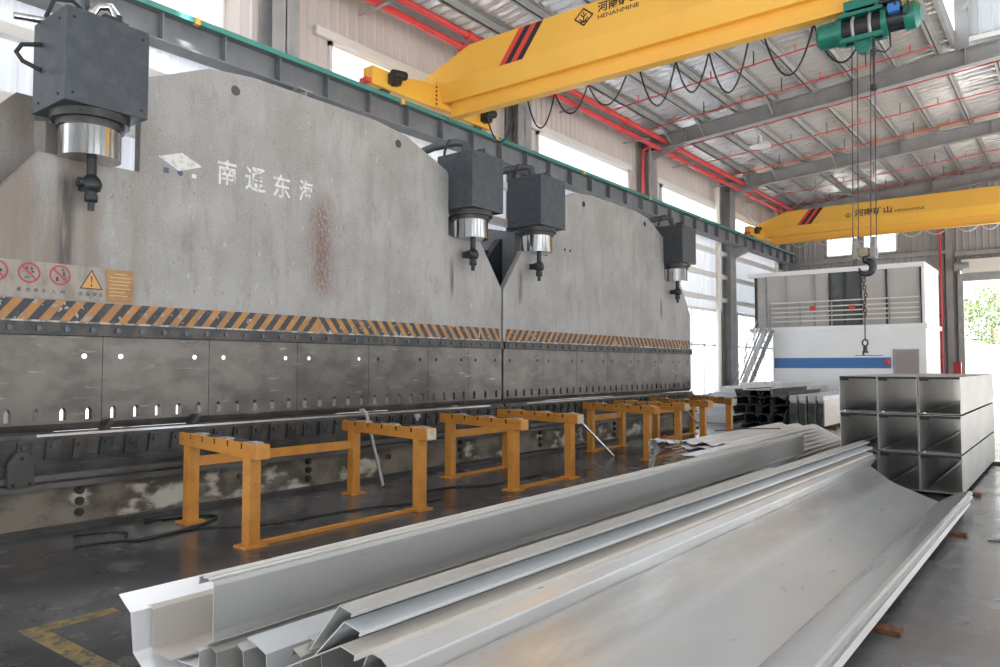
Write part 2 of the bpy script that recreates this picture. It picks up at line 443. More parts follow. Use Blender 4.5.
wn = 0
def window(name, mkbox, panes, sill=True):
    fr = MB(); mkbox(fr, panes)
    return fr
for z0, z1, wins, nm in ((6.45, 7.68, WIN_HI, 5), (.5, 3.75, WIN_LO, 4)):
    for a, b in wins:
        wn += 1
        fr = MB()
        fr.box(-11.06, -10.93, a, b, z1 - .09, z1).box(-11.06, -10.93, a, b, z0, z0 + .07)
        fr.box(-11.06, -10.93, a, a + .07, z0, z1).box(-11.06, -10.93, b - .07, b, z0, z1)
        if z0 < 2:
            for k in range(1, 4): fr.box(-11.04, -10.97, a + (b - a) * k / 4 - .03, a + (b - a) * k / 4 + .03, z0, z1)
            fr.box(-11.04, -10.97, a, b, 2.35, 2.41)
        else:
            fr.box(-10.97, -10.88, a - .35, b + .12, z1, z1 + .16)
        w = struct(fr.build('window_%d' % wn, FRAME_W))
        MB().box(-11.012, -11.004, a + .05, b - .05, z0 + .05, z1 - .05).build('pane', PANE, w)
fr = MB()
fr.box(-9.1, -6.15, 36.24, 36.38, 7.54, 7.62).box(-9.1, -6.15, 36.24, 36.38, 6.55, 6.62).box(-9.1, -9.03, 36.24, 36.38, 6.55, 7.62).box(-6.22, -6.15, 36.24, 36.38, 6.55, 7.62)
w = struct(fr.build('window_%d' % (wn + 1), FRAME_W)); MB().box(-9.05, -6.2, 36.3, 36.31, 6.6, 7.57).build('pane', PANE, w)
# horizontal girts on the walls
for i, z in enumerate((4.05, 4.95, 5.85)):
    struct(MB().box(-10.95, -10.78, -1, 36, z, z + .16).build('trim_%d' % (i + 1), FRAME_W))
struct(MB().box(-10.95, -4.3, 36.05, 36.25, 6.28, 6.46).build('trim_4', STRUCT_L))
struct(MB().box(-4.0, .7, 36.05, 36.25, 6.15, 6.33).build('trim_5', STRUCT_L))
# roll-up door: shutter box, lintel and guide
d = struct(MB().box(-3.75, .6, 35.75, 36.25, 5.42, 5.95).build('door_1', CREAM))
MB().box(-3.85, .6, 36.1, 36.4, 5.1, 5.42).build('lintel', STRUCT, d)
MB().box(-3.9, -3.72, 36.0, 36.2, 0, 5.4).build('guide_rail', STRUCT_L, d)
MB().box(-4.0, -3.7, 35.6, 35.75, 5.5, 5.85).cyl((-3.95, 35.5, 5.68), (-3.45, 35.5, 5.68), .13).build('door_motor', STRUCT_L, d)

# roof: left slope and what continues beyond the ridge monitor
def zt(x): return 9.55 + .077 * (x + 1.33) if x < -.5 else 9.614 - .077 * (x + .5)
def roof_sheet(x0, x1, y0, y1, name, fine=True):
    mb = MB(); nx = max(1, int((x1 - x0) / .15)); ny = max(1, int((y1 - y0) / (.055 if fine else .4))); vs = []
    ph = [random.uniform(0, 6) for _ in range(6)]
    for j in range(ny + 1):
        for i in range(nx + 1):
            x = x0 + (x1 - x0) * i / nx; y = y0 + (y1 - y0) * j / ny
            w = .9 * math.sin(1.7 * x + ph[0] + .8 * math.sin(.9 * y + ph[1])) + .5 * math.sin(3.3 * x + 1.3 * y + ph[2])
            d = (.024 + .011 * math.sin(2.3 * x + .7 * y)) * math.sin(2 * PI * y / .30 + w + 1.1 * math.sin(4.1 * x + .6 * y)) + .012 * math.sin(2 * PI * y / .17 + 1.7 * w + ph[3] + 2.1 * x) if fine else 0
            vs.append((x, y, zt(x) + .235 + d + random.uniform(-.004, .004)))
    n = nx + 1
    mb.add(vs, [(j * n + i, j * n + i + 1, (j + 1) * n + i + 1, (j + 1) * n + i) for j in range(ny) for i in range(nx)], True)
    vs = [(x, y, zt(x) + .35) for y in (y0, y1) for x in (x0, x1)]
    mb.add(vs, [(0, 1, 3, 2)])
    return struct(mb.build(name, FOIL))
roof_sheet(-11.2, -2.28, 8.0, 36.4, 'ceiling')
roof_sheet(-2.28, 1.0, 21.7, 36.4, 'ceiling_far')
roof_sheet(1.0, 7.2, 21.7, 36.4, 'ceiling_far_right', False)
roof_sheet(1.6, 7.2, -7.0, 21.7, 'ceiling_right', False)
roof_sheet(-11.2, -2.28, -7.0, 4.4, 'ceiling_near', False)
# unseen skylight strip, added over the near press to light the sheets
struct(MB().box(-11.2, -2.28, 4.4, 8.0, 9.78, 9.80).build('window_added_skylight', SKYSHEET))
# raised ridge monitor over the near bays: end wall, cap roof
mb = MB(); ribbed(mb, -2.05, 1.6, 9.75, 12.2, lambda u, d_, z: (u, 21.72 - d_, z), .30)
struct(mb.build('wall_monitor', TRANSL))
struct(MB().box(-2.3, 2.0, -7, 22, 12.2, 12.3).build('roof_monitor', STRUCT))
mb = MB(); ribbed(mb, -7, 21.7, 9.7, 12.2, lambda u, d_, z: (1.6 - d_, u, z), .30); struct(mb.build('wall_sun_screen', TRANSL))  # unseen side wall, added to keep direct sun out of the hall
struct(MB().box(-2.5, 1.6, 21.5, 21.75, 9.62, 9.74).build('trim_6', FRAME_W))

def ibeam_x(mb, x0, x1, yc, zb, h, bw, slope=True, tw=.02):
    for a, b, dz0, dz1 in ((-bw / 2, bw / 2, 0, .025), (-bw / 2, bw / 2, h - .025, h), (-tw / 2, tw / 2, .025, h - .025)):
        vs = []
        for x in (x0, x1):
            z = zb(x) if callable(zb) else zb
            vs += [(x, yc + a, z + dz0), (x, yc + b, z + dz0), (x, yc + b, z + dz1), (x, yc + a, z + dz1)]
        mb.add(vs, [(3, 2, 1, 0), (4, 5, 6, 7), (0, 1, 5, 4), (1, 2, 6, 5), (2, 3, 7, 6), (3, 0, 4, 7)])
def rafter(y, i):
    mb = MB()
    ibeam_x(mb, -10.9, -.5, y, lambda x: zt(x) - .46, .46, .24)
    ibeam_x(mb, -.5, 6.6, y, lambda x: zt(x) - .46, .46, .24)
    for x in (-9.4, -6.75, -4.65, -2.05):
        mb.box(x - .01, x + .01, y - .12, y + .12, zt(x) - .45, zt(x) - .01)
    # haunch at the eave
    mb.prism([(-10.9, 8.0), (-10.9, 8.4), (-9.3, zt(-9.3) - .44)], 'y', y - .01, y + .01)
    o = mb.build('rafter', STRUCT)
    return struct(o)
for i, y in enumerate(COLY): rafter(y, i)
# fly braces from the rafter foot up to the purlins
for y in COLY[2:5]:
    for k, x in enumerate((-9.9, -8.85, -6.75)):
        struct(MB().obox((x, y + .05, zt(x) - .42), (x - .05, y - .75, zt(x) + .1), .05, .05).build('purlin_brace', STRUCT_L))
PUR = [-2.62, -3.62, -4.65, -5.7, -6.75, -7.8, -8.85, -9.9, -10.75]
for x in PUR + [-1.5, -.4]:
    mb = MB(); z = zt(x); y0 = 2.0 if x < -2 else 21.8
    mb.box(x - .012, x + .012, y0, 36.2, z, z + .2).box(x - .075, x + .012, y0, 36.2, z, z + .015).box(x - .012, x + .075, y0, 36.2, z + .185, z + .2)
    struct(mb.build('purlin', STRUCT_L))
struct(MB().box(-10.98, -10.7, 0, 36, 8.82, 9.02).build('trim_7', STRUCT_L))
# diagonal rod braces under the far roof
for a, b in (((-10.4, 29.0, 8.6), (-6.8, 35.0, 8.9)), ((-6.8, 29.0, 8.85), (-10.4, 35.0, 8.6)), ((-10.6, 28.8, 8.5), (-10.6, 33.5, 6.7))):
    struct(MB().tube([a, b], .025).build('brace_rod', STRUCT_L))
# monitor post and brace standing on the rafter
struct(MB().box(-2.2, -2.02, 21.5, 21.68, zt(-2.1), 12.2).box(-2.26, -1.96, 21.48, 21.5, zt(-2.1), 12.2).build('monitor_post', STRUCT))
struct(MB().obox((-2.05, 21.3, 10.35), (-1.0, 21.3, 11.9), .07, .07).build('monitor_brace', STRUCT_L))
struct(MB().box(-2.34, -2.26, 2, 21.6, 9.55, 9.95).build('trim_8', STRUCT))
# columns
for i, y in enumerate(COLY):
    mb = MB()
    mb.box(-10.92, -10.55, y - .012, y + .012, 0, 8.75)
    mb.box(-10.57, -10.55, y - .27, y + .27, 0, 8.75).box(-10.93, -10.91, y - .27, y + .27, 0, 8.75)
    # crane corbel
    mb.prism([(-10.55, 5.75), (-10.0, 5.95), (-10.0, 6.15), (-10.55, 6.15)], 'y', y - .012, y + .012)
    mb.box(-10.55, -10.0, y - .14, y + .14, 6.145, 6.168)
    struct(mb.build('column', STRUCT))
for x in (-4.2, -7.6):
    struct(MB().box(x - .13, x + .13, 36.02, 36.04, 0, zt(x) - .4).box(x - .012, x + .012, 36.04, 36.22, 0, zt(x) - .4).box(x - .13, x + .13, 36.2, 36.22, 0, zt(x) - .4).build('column', STRUCT))
# white downpipes beside the wall columns
for y, lab in ((27.35, 'white rainwater downpipe beside the wall column behind the far press'), (34.3, 'white rainwater downpipe near the back corner by the office')):
    tag(MB().cyl((-10.72, y, 0), (-10.72, y, 8.6), .09, n=14).build('downpipe', CREAM), lab, 'downpipe')

# crane runway beam with stiffeners and the teal conductor rail
rw = thing('crane_runway', (-10.25, 18, 6.17), 'long grey steel crane runway beam with stiffener plates along the left wall', 'crane beam')
mb = MB()
for a in ((-10.41, -10.09, 6.17, 6.195), (-10.41, -10.09, 6.60, 6.625), (-10.258, -10.242, 6.19, 6.61)):
    mb.box(a[0], a[1], 1.0, 35.3, a[2], a[3])
y = 1.4
while y < 35: mb.box(-10.24, -10.11, y - .012, y + .012, 6.195, 6.60); y += .98
mb.build('beam', RUNWAY, rw)
MB().box(-10.285, -10.215, 1.0, 35.3, 6.625, 6.70).build('crane_rail', STRUCT_L, rw)
MB().box(-10.11, -10.05, 1.0, 35.2, 6.585, 6.665).build('conductor_rail', TEAL, rw)
for y in (5.8, 10.0, 12.9, 16.6, 20.4, 24.2, 28.0): MB().box(-10.115, -10.045, y - .04, y + .04, 6.575, 6.675).build('rail_clip', YEL, rw)

# ================================================================== PIPES UNDER THE ROOF
for (x, z, r, lab) in ((-10.28, 8.42, .075, 'lower thick red sprinkler main running along the left eave'), (-10.1, 8.62, .075, 'upper thick red sprinkler main running along the left eave')):
    t = thing('sprinkler_main', (x, 18, z), lab, 'pipe', 'red mains along the eave')
    mb = MB().cyl((x, 2, z), (x, 35.9, z), r, n=14); mb.build('pipe', RED, t)
    mb = MB()
    for y in (5, 8.5, 12, 15.5, 19, 22.5, 26, 29.5, 33): mb.cyl((x, y - .07, z), (x, y + .07, z), r + .025, n=14)
    mb.build('coupling', RED, t)
for i, y in enumerate((9.5, 13, 16.5, 20, 23.5, 27, 30.5, 34)):
    tag(MB().box(-10.75, -9.9, y - .02, y + .02, 8.3, 8.34).build('pipe_bracket', STRUCT), 'grey bracket arm under the red eave mains, %s from the near end' % ORD[i], 'bracket', 'pipe brackets under the mains')
BR = [13.8, 16.0, 18.3, 20.5, 22.8, 25.1, 27.4, 29.7, 32.0, 34.3]
for i, y in enumerate(BR):
    t = thing('sprinkler_branch', (-10, y, 8.7), 'thin red sprinkler branch pipe crossing under the foil roof, %s from the near end' % ORD[i], 'pipe', 'red sprinkler branches')
    x1 = 4.5 if y > 21.7 else -2.6
    pts = [(-10.1, y, 8.62), (-10.1, y, zt(-10.1) - .12), (-6, y, zt(-6) - .12), (-2.6, y, zt(-2.6) - .12)]
    if x1 > 0: pts += [(-.5, y, zt(-.5) - .12), (x1, y, zt(x1) - .12)]
    MB().tube(pts, .018, 7).build('pipe', RED, t)
    for k, x in enumerate((-9.35, -7.3, -5.2, -3.1)):
        MB().cyl((x, y, zt(x) - .12), (x, y, zt(x) + .04), .014, n=6).cyl((x, y, zt(x) + .04), (x, y, zt(x) + .055), .035, n=8).build('sprinkler_head', RED, t)
    for k, x in enumerate((-8.4, -6.2, -4.1)):
        MB().box(x - .012, x + .012, y - .012, y + .012, zt(x) - .15, zt(x) + .22).build('hanger', BLACK, t)
for y, z0, lab in ((21.0, 5.0, 'vertical red fire pipe down the left wall beside the column'),):
    tag(MB().tube([(-10.28, y, 8.42), (-10.6, y, 8.3), (-10.6, y, z0)], .05, 10).build('fire_riser', RED), lab, 'pipe')
tag(MB().cyl((-4.5, 35.9, 0), (-4.5, 35.9, 9.0), .045, n=12).cyl((-4.5, 35.9, 3.6), (-4.5, 35.9, 3.75), .09).cyl((-4.5, 35.9, 1.9), (-4.5, 35.9, 2.05), .09).build('fire_riser', RED), 'vertical red fire pipe on the back wall beside the office', 'pipe')
tag(MB().cyl((-7.8, 23.5, zt(-7.8) - .55), (-7.8, 23.5, zt(-7.8) - .48), .33, .30).cyl((-7.8, 23.5, zt(-7.8) - .48), (-7.8, 23.5, zt(-7.8) - .2), .1, .06).cyl((-7.8, 23.5, zt(-7.8) - .2), (-7.8, 23.5, zt(-7.8) + .05), .015).build('high_bay_lamp', WHITE_SHEET), 'round white high-bay lamp hanging under the roof', 'lamp')

# ================================================================== PRESS BRAKES
def arc(cx, cz, r, a0, a1, n=5):
    return [(cx + r * math.cos(a0 + (a1 - a0) * i / n), cz + r * math.sin(a0 + (a1 - a0) * i / n)) for i in range(n + 1)]
def make_press(c, label, ram_m, first):
    t = thing('press_brake', (-8, c, 0), label, 'press brake', 'tandem press brakes')
    X0 = -8.0
    # ram plate with notched shoulders
    shoulder = lambda a: [(4.0, 1.95), (4.0, 2.95), (3.42, 3.70), (a, 3.70), (a, 4.62)] + arc(a - .11, 4.66, .11, 0, 1.0, 4) + [(1.62, 5.10), (1.0, 5.17)]
    dc = 0 if first else -.15
    poly = [(c + s, z) for s, z in shoulder(2.6 if first else 2.5)] + [(c - s, z) for s, z in reversed(shoulder(2.43 if first else 2.6))]
    MB().prism(poly, 'x', X0 - .12, X0).build('ram', ram_m, t, .012)
    for s in (-1.28, 1.46): MB().cyl((X0 - .02, c + s, 4.93), (X0 + .004, c + s, 4.93), .06, n=18).build('lifting_hole', SOCKET_M if not first else BOLT_M, t)
    # hazard stripes
    L0, L1 = c - 3.95, c + 3.95
    MB().box(X0, X0 + .003, L0, L1, 2.035, 2.25).build('hazard_panel', HAZ_Y, t)
    mb = MB(); y = 0.0
    while y < 3.95:
        for sg in (-1, 1):      # stripes lean away from the middle on both halves
            p = [(c + sg * max(0, min(3.95, y + a)), z) for a, z in ((.17, 2.035), (.17 + .095, 2.035), (.095, 2.25), (0, 2.25))]
            if abs(p[0][0] - p[1][0]) > .01 or abs(p[2][0] - p[3][0]) > .01: mb.prism(p if sg > 0 else p[::-1], 'x', X0 + .001, X0 + .005)
        y += .19
    mb.build('hazard_stripe', HAZ_B, t)
    MB().box(X0, X0 + .006, L0, L1, 2.028, 2.05).build('worn_edge', WORN, t)
    # clamp bar and its socket screws
    MB().box(X0 - .1, X0 + .045, c - 4.0, c + 4.0, 1.90, 2.03).build('clamp_bar', DARK_IRON, t, .006)
    for k in range(32):
        y = c - 3.9 + k * .2516
        MB().cyl((X0 + .04, y, 1.966), (X0 + .062, y, 1.966), .026, n=12).cyl((X0 + .06, y, 1.966), (X0 + .064, y, 1.966), .013, n=6).build('clamp_bolt', BOLT_M, t)
    # punch tool segments with slots
    seams = [-4.0, -2.77, -1.57, -.33, .9, 2.13, 3.1, 4.0]
    for a, b in zip(seams[:-1], seams[1:]):
        mb = MB(); y0, y1 = c + a + .003, c + b - .003; xb, xf = X0 - .075, X0
        n = max(2, round((b - a) / .265)); pw = (y1 - y0) / n; sw = .062
        mb.box(xb, xf, y0, y1, 1.185, 1.90)
        mb.prism([(xb, 1.06), (xf, 1.06), (xf, 1.03), (X0 - .03, .955), (X0 - .045, .955), (xb, 1.03)], 'y', y0, y1)
        e = y0
        for k in range(n):
            yc = y0 + pw * (k + .5)
            mb.box(xb, xf, e, yc - sw / 2, 1.06, 1.185)
            mb.prism([(yc - sw / 2, 1.15), (yc - sw / 2 + .02, 1.185), (yc - sw / 2, 1.185)], 'x', xb, xf)
            mb.prism([(yc + sw / 2, 1.15), (yc + sw / 2, 1.185), (yc + sw / 2 - .02, 1.185)], 'x', xb, xf)
            e = yc + sw / 2
        mb.box(xb, xf, e, y1, 1.06, 1.185)
        mb.box(xf, xf + .004, y0, y1, 1.27, 1.277)
        sg = mb.build('punch_segment', TOOL, t)
        for yc in (y0 + .18, y1 - .18):
            MB().cyl((xf - .005, yc, 1.70), (xf + .003, yc, 1.70), .027, n=14).build('tool_hole', BRIGHT_BOLT if (first and a < .5) else SOCKET_M, sg)
    # lower bed: die rail, clamps, grooved rail
    mb = MB()
    mb.box(-8.25, -7.90, c - 4.0, c + 4.0, .62, .90).prism([(-8.14, .90), (-7.94, .90), (-7.955, .945), (-8.02, .95), (-8.04, .92), (-8.06, .95), (-8.125, .945)], 'y', c - 4.0, c + 4.0)
    mb.box(-8.25, -7.87, c - 4.0, c + 4.0, .60, .66).box(-8.25, -7.9, c - 4.0, c + 4.0, .45, .6)
    mb.build('bed', BED, t)
    MB().box(-8.2, -7.86, c - 4.0, c + 4.0, .50, .555).build('table_rail', RAIL_M, t)
    MB().box(-8.2, -7.84, c - 4.0, c + 4.0, .42, .475).build('table_rail', RAIL_M, t)
    MB().box(-7.952, -7.93, c - 3.4, c + 3.6, .915, .94).build('die_rail', BRIGHT_BOLT, t)
    for k in range(31):
        y = c - 3.78 + k * .252
        cl = MB().prism([(y - .07, .70), (y + .06, .70), (y + .075, .885), (y - .05, .885)], 'x', -7.9, -7.865).build('die_clamp', DARK_IRON, t)
        MB().cyl((-7.866, y, .83), (-7.845, y, .83), .026, n=12).cyl((-7.846, y, .83), (-7.842, y, .83), .012, n=6).build('clamp_screw', BOLT_M, cl)
    for s in (-3.55, 3.5):
        br = MB().prism([(c + s - .13, .47), (c + s + .09, .47), (c + s + .09, .70), (c + s + .03, .80), (c + s - .06, .80), (c + s - .13, .70)], 'x', -7.86, -7.79).build('bed_bracket', BED, t, .006)
        for dy, z in ((-.09, .50), (.05, .50), (-.02, .74)): MB().cyl((-7.79, c + s + dy, z), (-7.782, c + s + dy, z), .016, n=10).build('screw', SOCKET_M, br)
    # pedestal
    MB().box(-8.6, -7.93, c - 4.0, c + 4.0, 0, .45).build('pedestal', BASE_M, t)
    MB().box(-7.93, -7.80, c - 4.02, c + 4.02, 0, .05).build('foot_strip', KERB_M, t)
    for s in (-3.0, -.2, 2.8):
        for z in (.15, .26, .37):
            MB().cyl((-7.93, c + s, z), (-7.90, c + s, z), .042, n=14).cyl((-7.9, c + s, z), (-7.88, c + s, z), .026, n=10).build('anchor_bolt', DARK_IRON, t)
    for s in (-1.2, 1.2):
        MB().cyl((-7.93, c + s, .30), (-7.88, c + s, .30), .035, n=14).build('anchor_cap', CHROME, t)
    # side frames behind the ram
    for s in (-3.0, 3.0):
        MB().prism([(-9.7, 0), (-8.3, 0), (-8.3, .9), (-8.75, 1.3), (-8.75, 2.6), (-8.3, 3.0), (-8.3, 4.1), (-9.0, 4.25), (-9.7, 3.6)], 'y', c + s - (.25 if s < 0 else .09), c + s - (.09 if s < 0 else -.09)).build('side_frame', ram_m if (s < 0) == first else RUNWAY, t)
    MB().prism([(c - 4.1, 3.05), (c - 4.1, 3.65), (c - 3.42, 4.42), (c - 3.1, 4.42), (c - 3.1, 3.05)] if first else [(c - 4.0, 2.6), (c - 4.0, 3.3), (c - 3.3, 4.0), (c - 3.0, 4.0), (c - 3.0, 2.6)], 'x', -8.75, -8.6).build('frame_plate', ram_m if first else MOTOR_D, t)
    # cylinders
    for s in (-3.0, 3.0):
        y = c + s + dc; xc = -7.87
        bx = MB().box(-8.25, -7.5, y - .40, y + .40, 4.12, 5.03).build('cylinder_box', BOXGREY, t, .008)
        for dy, z in ((-.33, 4.2), (.33, 4.2), (-.33, 4.93), (.33, 4.93)):
            MB().cyl((-7.5, y + dy, z), (-7.494, y + dy, z), .014, n=8).build('screw', SOCKET_M, bx)
        for dx, z in ((-.15, 4.2), (-.6, 4.2), (-.15, 4.93)):
            MB().cyl((-7.5 + dx, y - .4, z), (-7.5 + dx, y - .406, z), .014, n=8).build('screw', SOCKET_M, bx)
        MB().lathe((xc, y, 0), [(.36, 4.04), (.36, 4.13)], 32).lathe((xc, y, 0), [(.31, 3.98), (.31, 4.05)], 32).build('gland_ring', DARK_IRON, t)
        MB().cyl((xc, y, 3.68), (xc, y, 4.0), .285, n=48).build('piston_rod', CHROME, t)
        MB().cyl((xc + .05, y, 3.45), (xc + .05, y, 3.7), .045, n=14).lathe((xc + .05, y, 0), [(.04, 3.24), (.062, 3.25), (.062, 3.32), (.045, 3.34), (.08, 3.36), (.10, 3.42), (.08, 3.48), (.045, 3.52)], 16).cyl((xc + .05, y - .13, 3.43), (xc + .05, y + .02, 3.42), .05, n=12).cyl((xc + .05, y, 3.16), (xc + .05, y, 3.25), .032, n=10).box(X0, xc + .05, y - .05, y + .05, 3.38, 3.48).build('clevis', MOTOR_D, t)
        # oil line and valve on the box top
        m2 = MB().tube([(-8.0, y + .0, 5.0), (-7.98, y + .02, 5.2), (-7.95, y + .08, 5.32), (-7.9, y + .18, 5.33), (-7.87, y + .25, 5.22), (-7.86, y + .26, 5.03)], .05, 12) if s < 0 and first else MB().tube([(-8.9, y - .75, 4.95), (-8.35, y - .40, 5.20), (-8.05, y - .18, 5.28), (-7.93, y - .1, 5.25), (-7.90, y - .08, 5.03)], .065, 12)
        m2.build('oil_pipe', BOXGREY if s > 0 or not first else CHROME, t)
        MB().cyl((-7.9, y - .08, 5.03), (-7.9, y - .08, 5.07), .12, n=16).build('pipe_flange', DARK_IRON, t)
        MB().box(-7.86, -7.70, y + .04, y + .18, 5.03, 5.16).box(-7.84, -7.74, y + .10, y + .30, 5.08, 5.15).cyl((-7.78, y + .22, 5.03), (-7.78, y + .22, 5.22), .03, n=8).build('valve', MOTOR_D, t)
        mh = MB().tube([(-8.0, y + .1, 5.03), (-8.03, y + .02, 5.22), (-8.05, y - .12, 5.33), (-8.1, y - .28, 5.30), (-8.15, y - .33, 5.12), (-8.2, y - .3, 5.0)], .022, 8); mh.build('hose', RUBBER, t)
        if s < 0 and first:
            MB().tube([(-8.05, y - .40, 4.78), (-8.1, y - .56, 4.74), (-8.12, y - .60, 4.66), (-8.1, y - .55, 4.58), (-8.05, y - .40, 4.52)], .022, 8).build('hose', RUBBER, t)
            MB().cyl((-8.15, y - .62, 5.02), (-8.1, y - .36, 5.05), .035, n=10).build('hydraulic_fitting', CHROME, t)
    return t
P1 = make_press(6.4, 'near grey press brake with rust streak, peeling white characters and warning labels', RAM1, True)
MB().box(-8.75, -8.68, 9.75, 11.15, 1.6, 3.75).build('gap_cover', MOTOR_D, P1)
P2 = make_press(14.45, 'far grey press brake standing beyond the near one, ending by the bright wall', RAM2, False)

# graphics on the first press
XF = -7.999
R_, U_ = (0, 1, 0), (0, 0, 1)
for ch, y, z, w, h_ in (('南', 4.90, 3.75, .25, .31), ('通', 5.27, 3.75, .29, .30), ('东', 5.67, 3.74, .26, .30), ('海', 6.07, 3.76, .22, .28)):
    put_text(MB(), ch, (XF, y, z), R_, U_, w, h_, 1.0, .013).build('press_lettering', DECAL, P1)
MB().prism([(4.174, 3.918), (4.42, 3.80), (4.70, 3.905), (4.45, 4.015)], 'x', XF, XF + .004).build('emblem', DECAL, P1)
MB().box(XF, XF + .003, 4.24, 4.30, 3.75, 3.81).build('sticker', PURPLE, P1)
MB().cyl((XF, 4.435, 3.78), (XF + .003, 4.435, 3.78), .033, n=14).build('sticker', PURPLE, P1)
MB().box(XF, XF + .003, 4.575, 4.63, 3.755, 3.80).build('sticker', DECAL, P1)
MB().box(XF, XF + .003, 2.42, 3.645, 2.262, 2.615).build('safety_label', SIGN_BG, P1)
MB().box(XF, XF + .004, 3.65, 3.935, 2.265, 2.61).build('instruction_plate', SIGN_OR, P1)
def ring(mb, y, z, r0, r1, x, n=28):
    vs = [(x, y + r * math.cos(2 * PI * i / n), z + r * math.sin(2 * PI * i / n)) for r in (r0, r1) for i in range(n)]
    mb.add(vs, [(i, (i + 1) % n, n + (i + 1) % n, n + i) for i in range(n)])
mb = MB()
for y in (2.645, 2.922, 3.20):
    ring(mb, y, 2.50, .082, .1, XF + .0045)
    mb.prism([(y - .068, 2.555), (y - .055, 2.568), (y + .068, 2.445), (y + .055, 2.432)], 'x', XF + .003, XF + .0046)
mb.build('prohibition_sign', SIGN_RED, P1)
mb = MB(); x0, x1 = XF + .003, XF + .004
for y, z, w, h in ((2.66, 2.50, .07, .035), (2.90, 2.545, .022, .03), (2.945, 2.54, .022, .03), (2.955, 2.51, .03, .02), (2.91, 2.455, .06, .012), (3.175, 2.46, .03, .045), (3.175, 2.53, .012, .014), (3.235, 2.52, .02, .05), (3.25, 2.47, .014, .05), (3.225, 2.555, .02, .02)):
    mb.prism([(y - w / 2, z - h / 2), (y + w / 2, z - h / 2 + .006), (y + w / 2 - .006, z + h / 2), (y - w / 2 + .004, z + h / 2)], 'x', x0, x1)
for ch, y in (('禁', 2.58), ('止', 2.66), ('请', 2.84), ('勿', 2.92), ('伸', 2.99), ('手', 3.06), ('入', 3.15), ('内', 3.23), ('注', 3.40), ('意', 3.47), ('安', 3.54), ('全', 3.60)):
    put_text(mb, ch, (x0, y - .025, 2.315), R_, U_, .04, .04, 1.0, .01)
mb.prism([(3.50, 2.44), (3.506, 2.41), (3.494, 2.41)], 'x', XF + .005, XF + .007)
mb.prism([(3.492, 2.52), (3.508, 2.52), (3.503, 2.45), (3.497, 2.45)], 'x', XF + .005, XF + .007).box(XF + .005, XF + .007, 3.493, 3.507, 2.42, 2.435)
mb.build('sign_print', SIGN_INK, P1)
MB().prism([(3.385, 2.385), (3.615, 2.385), (3.50, 2.59)], 'x', XF + .002, XF + .0035).build('warning_triangle', SIGN_INK, P1)
MB().prism([(3.405, 2.397), (3.595, 2.397), (3.50, 2.567)], 'x', XF + .003, XF + .005).build('warning_triangle', WARN_OR, P1)
for k, (a, b) in enumerate(((3.73, 3.86), (3.68, 3.90), (3.68, 3.90), (3.69, 3.88), (3.68, 3.90), (3.68, 3.84), (3.68, 3.87))):
    MB().box(XF + .004, XF + .005, a, b, 2.56 - k * .038, 2.57 - k * .038).build('plate_print', SIGN_TXT, P1)
mb = MB()
for s in (-1.0, -.9): mb.cyl((XF, 14.45 + s * 2.0, 3.9), (XF + .003, 14.45 + s * 2.0, 3.9), .03, n=12)
mb.build('bolt_hole', SOCKET_M, P2)
# small gauge blocks on the die rail
for y in (3.66, 4.62):
    tag(MB().prism([(y - .05, .95), (y + .01, .95), (y + .07, 1.03), (y + .02, 1.06)], 'x', -8.03, -7.9).build('gauge_block', DARK_IRON, None, .006),
        'small dark tilted stop block on the die rail, %s the near yellow trestle' % ('farther left from' if y < 4 else 'just behind'), 'stop block', 'stop blocks on the die rail')

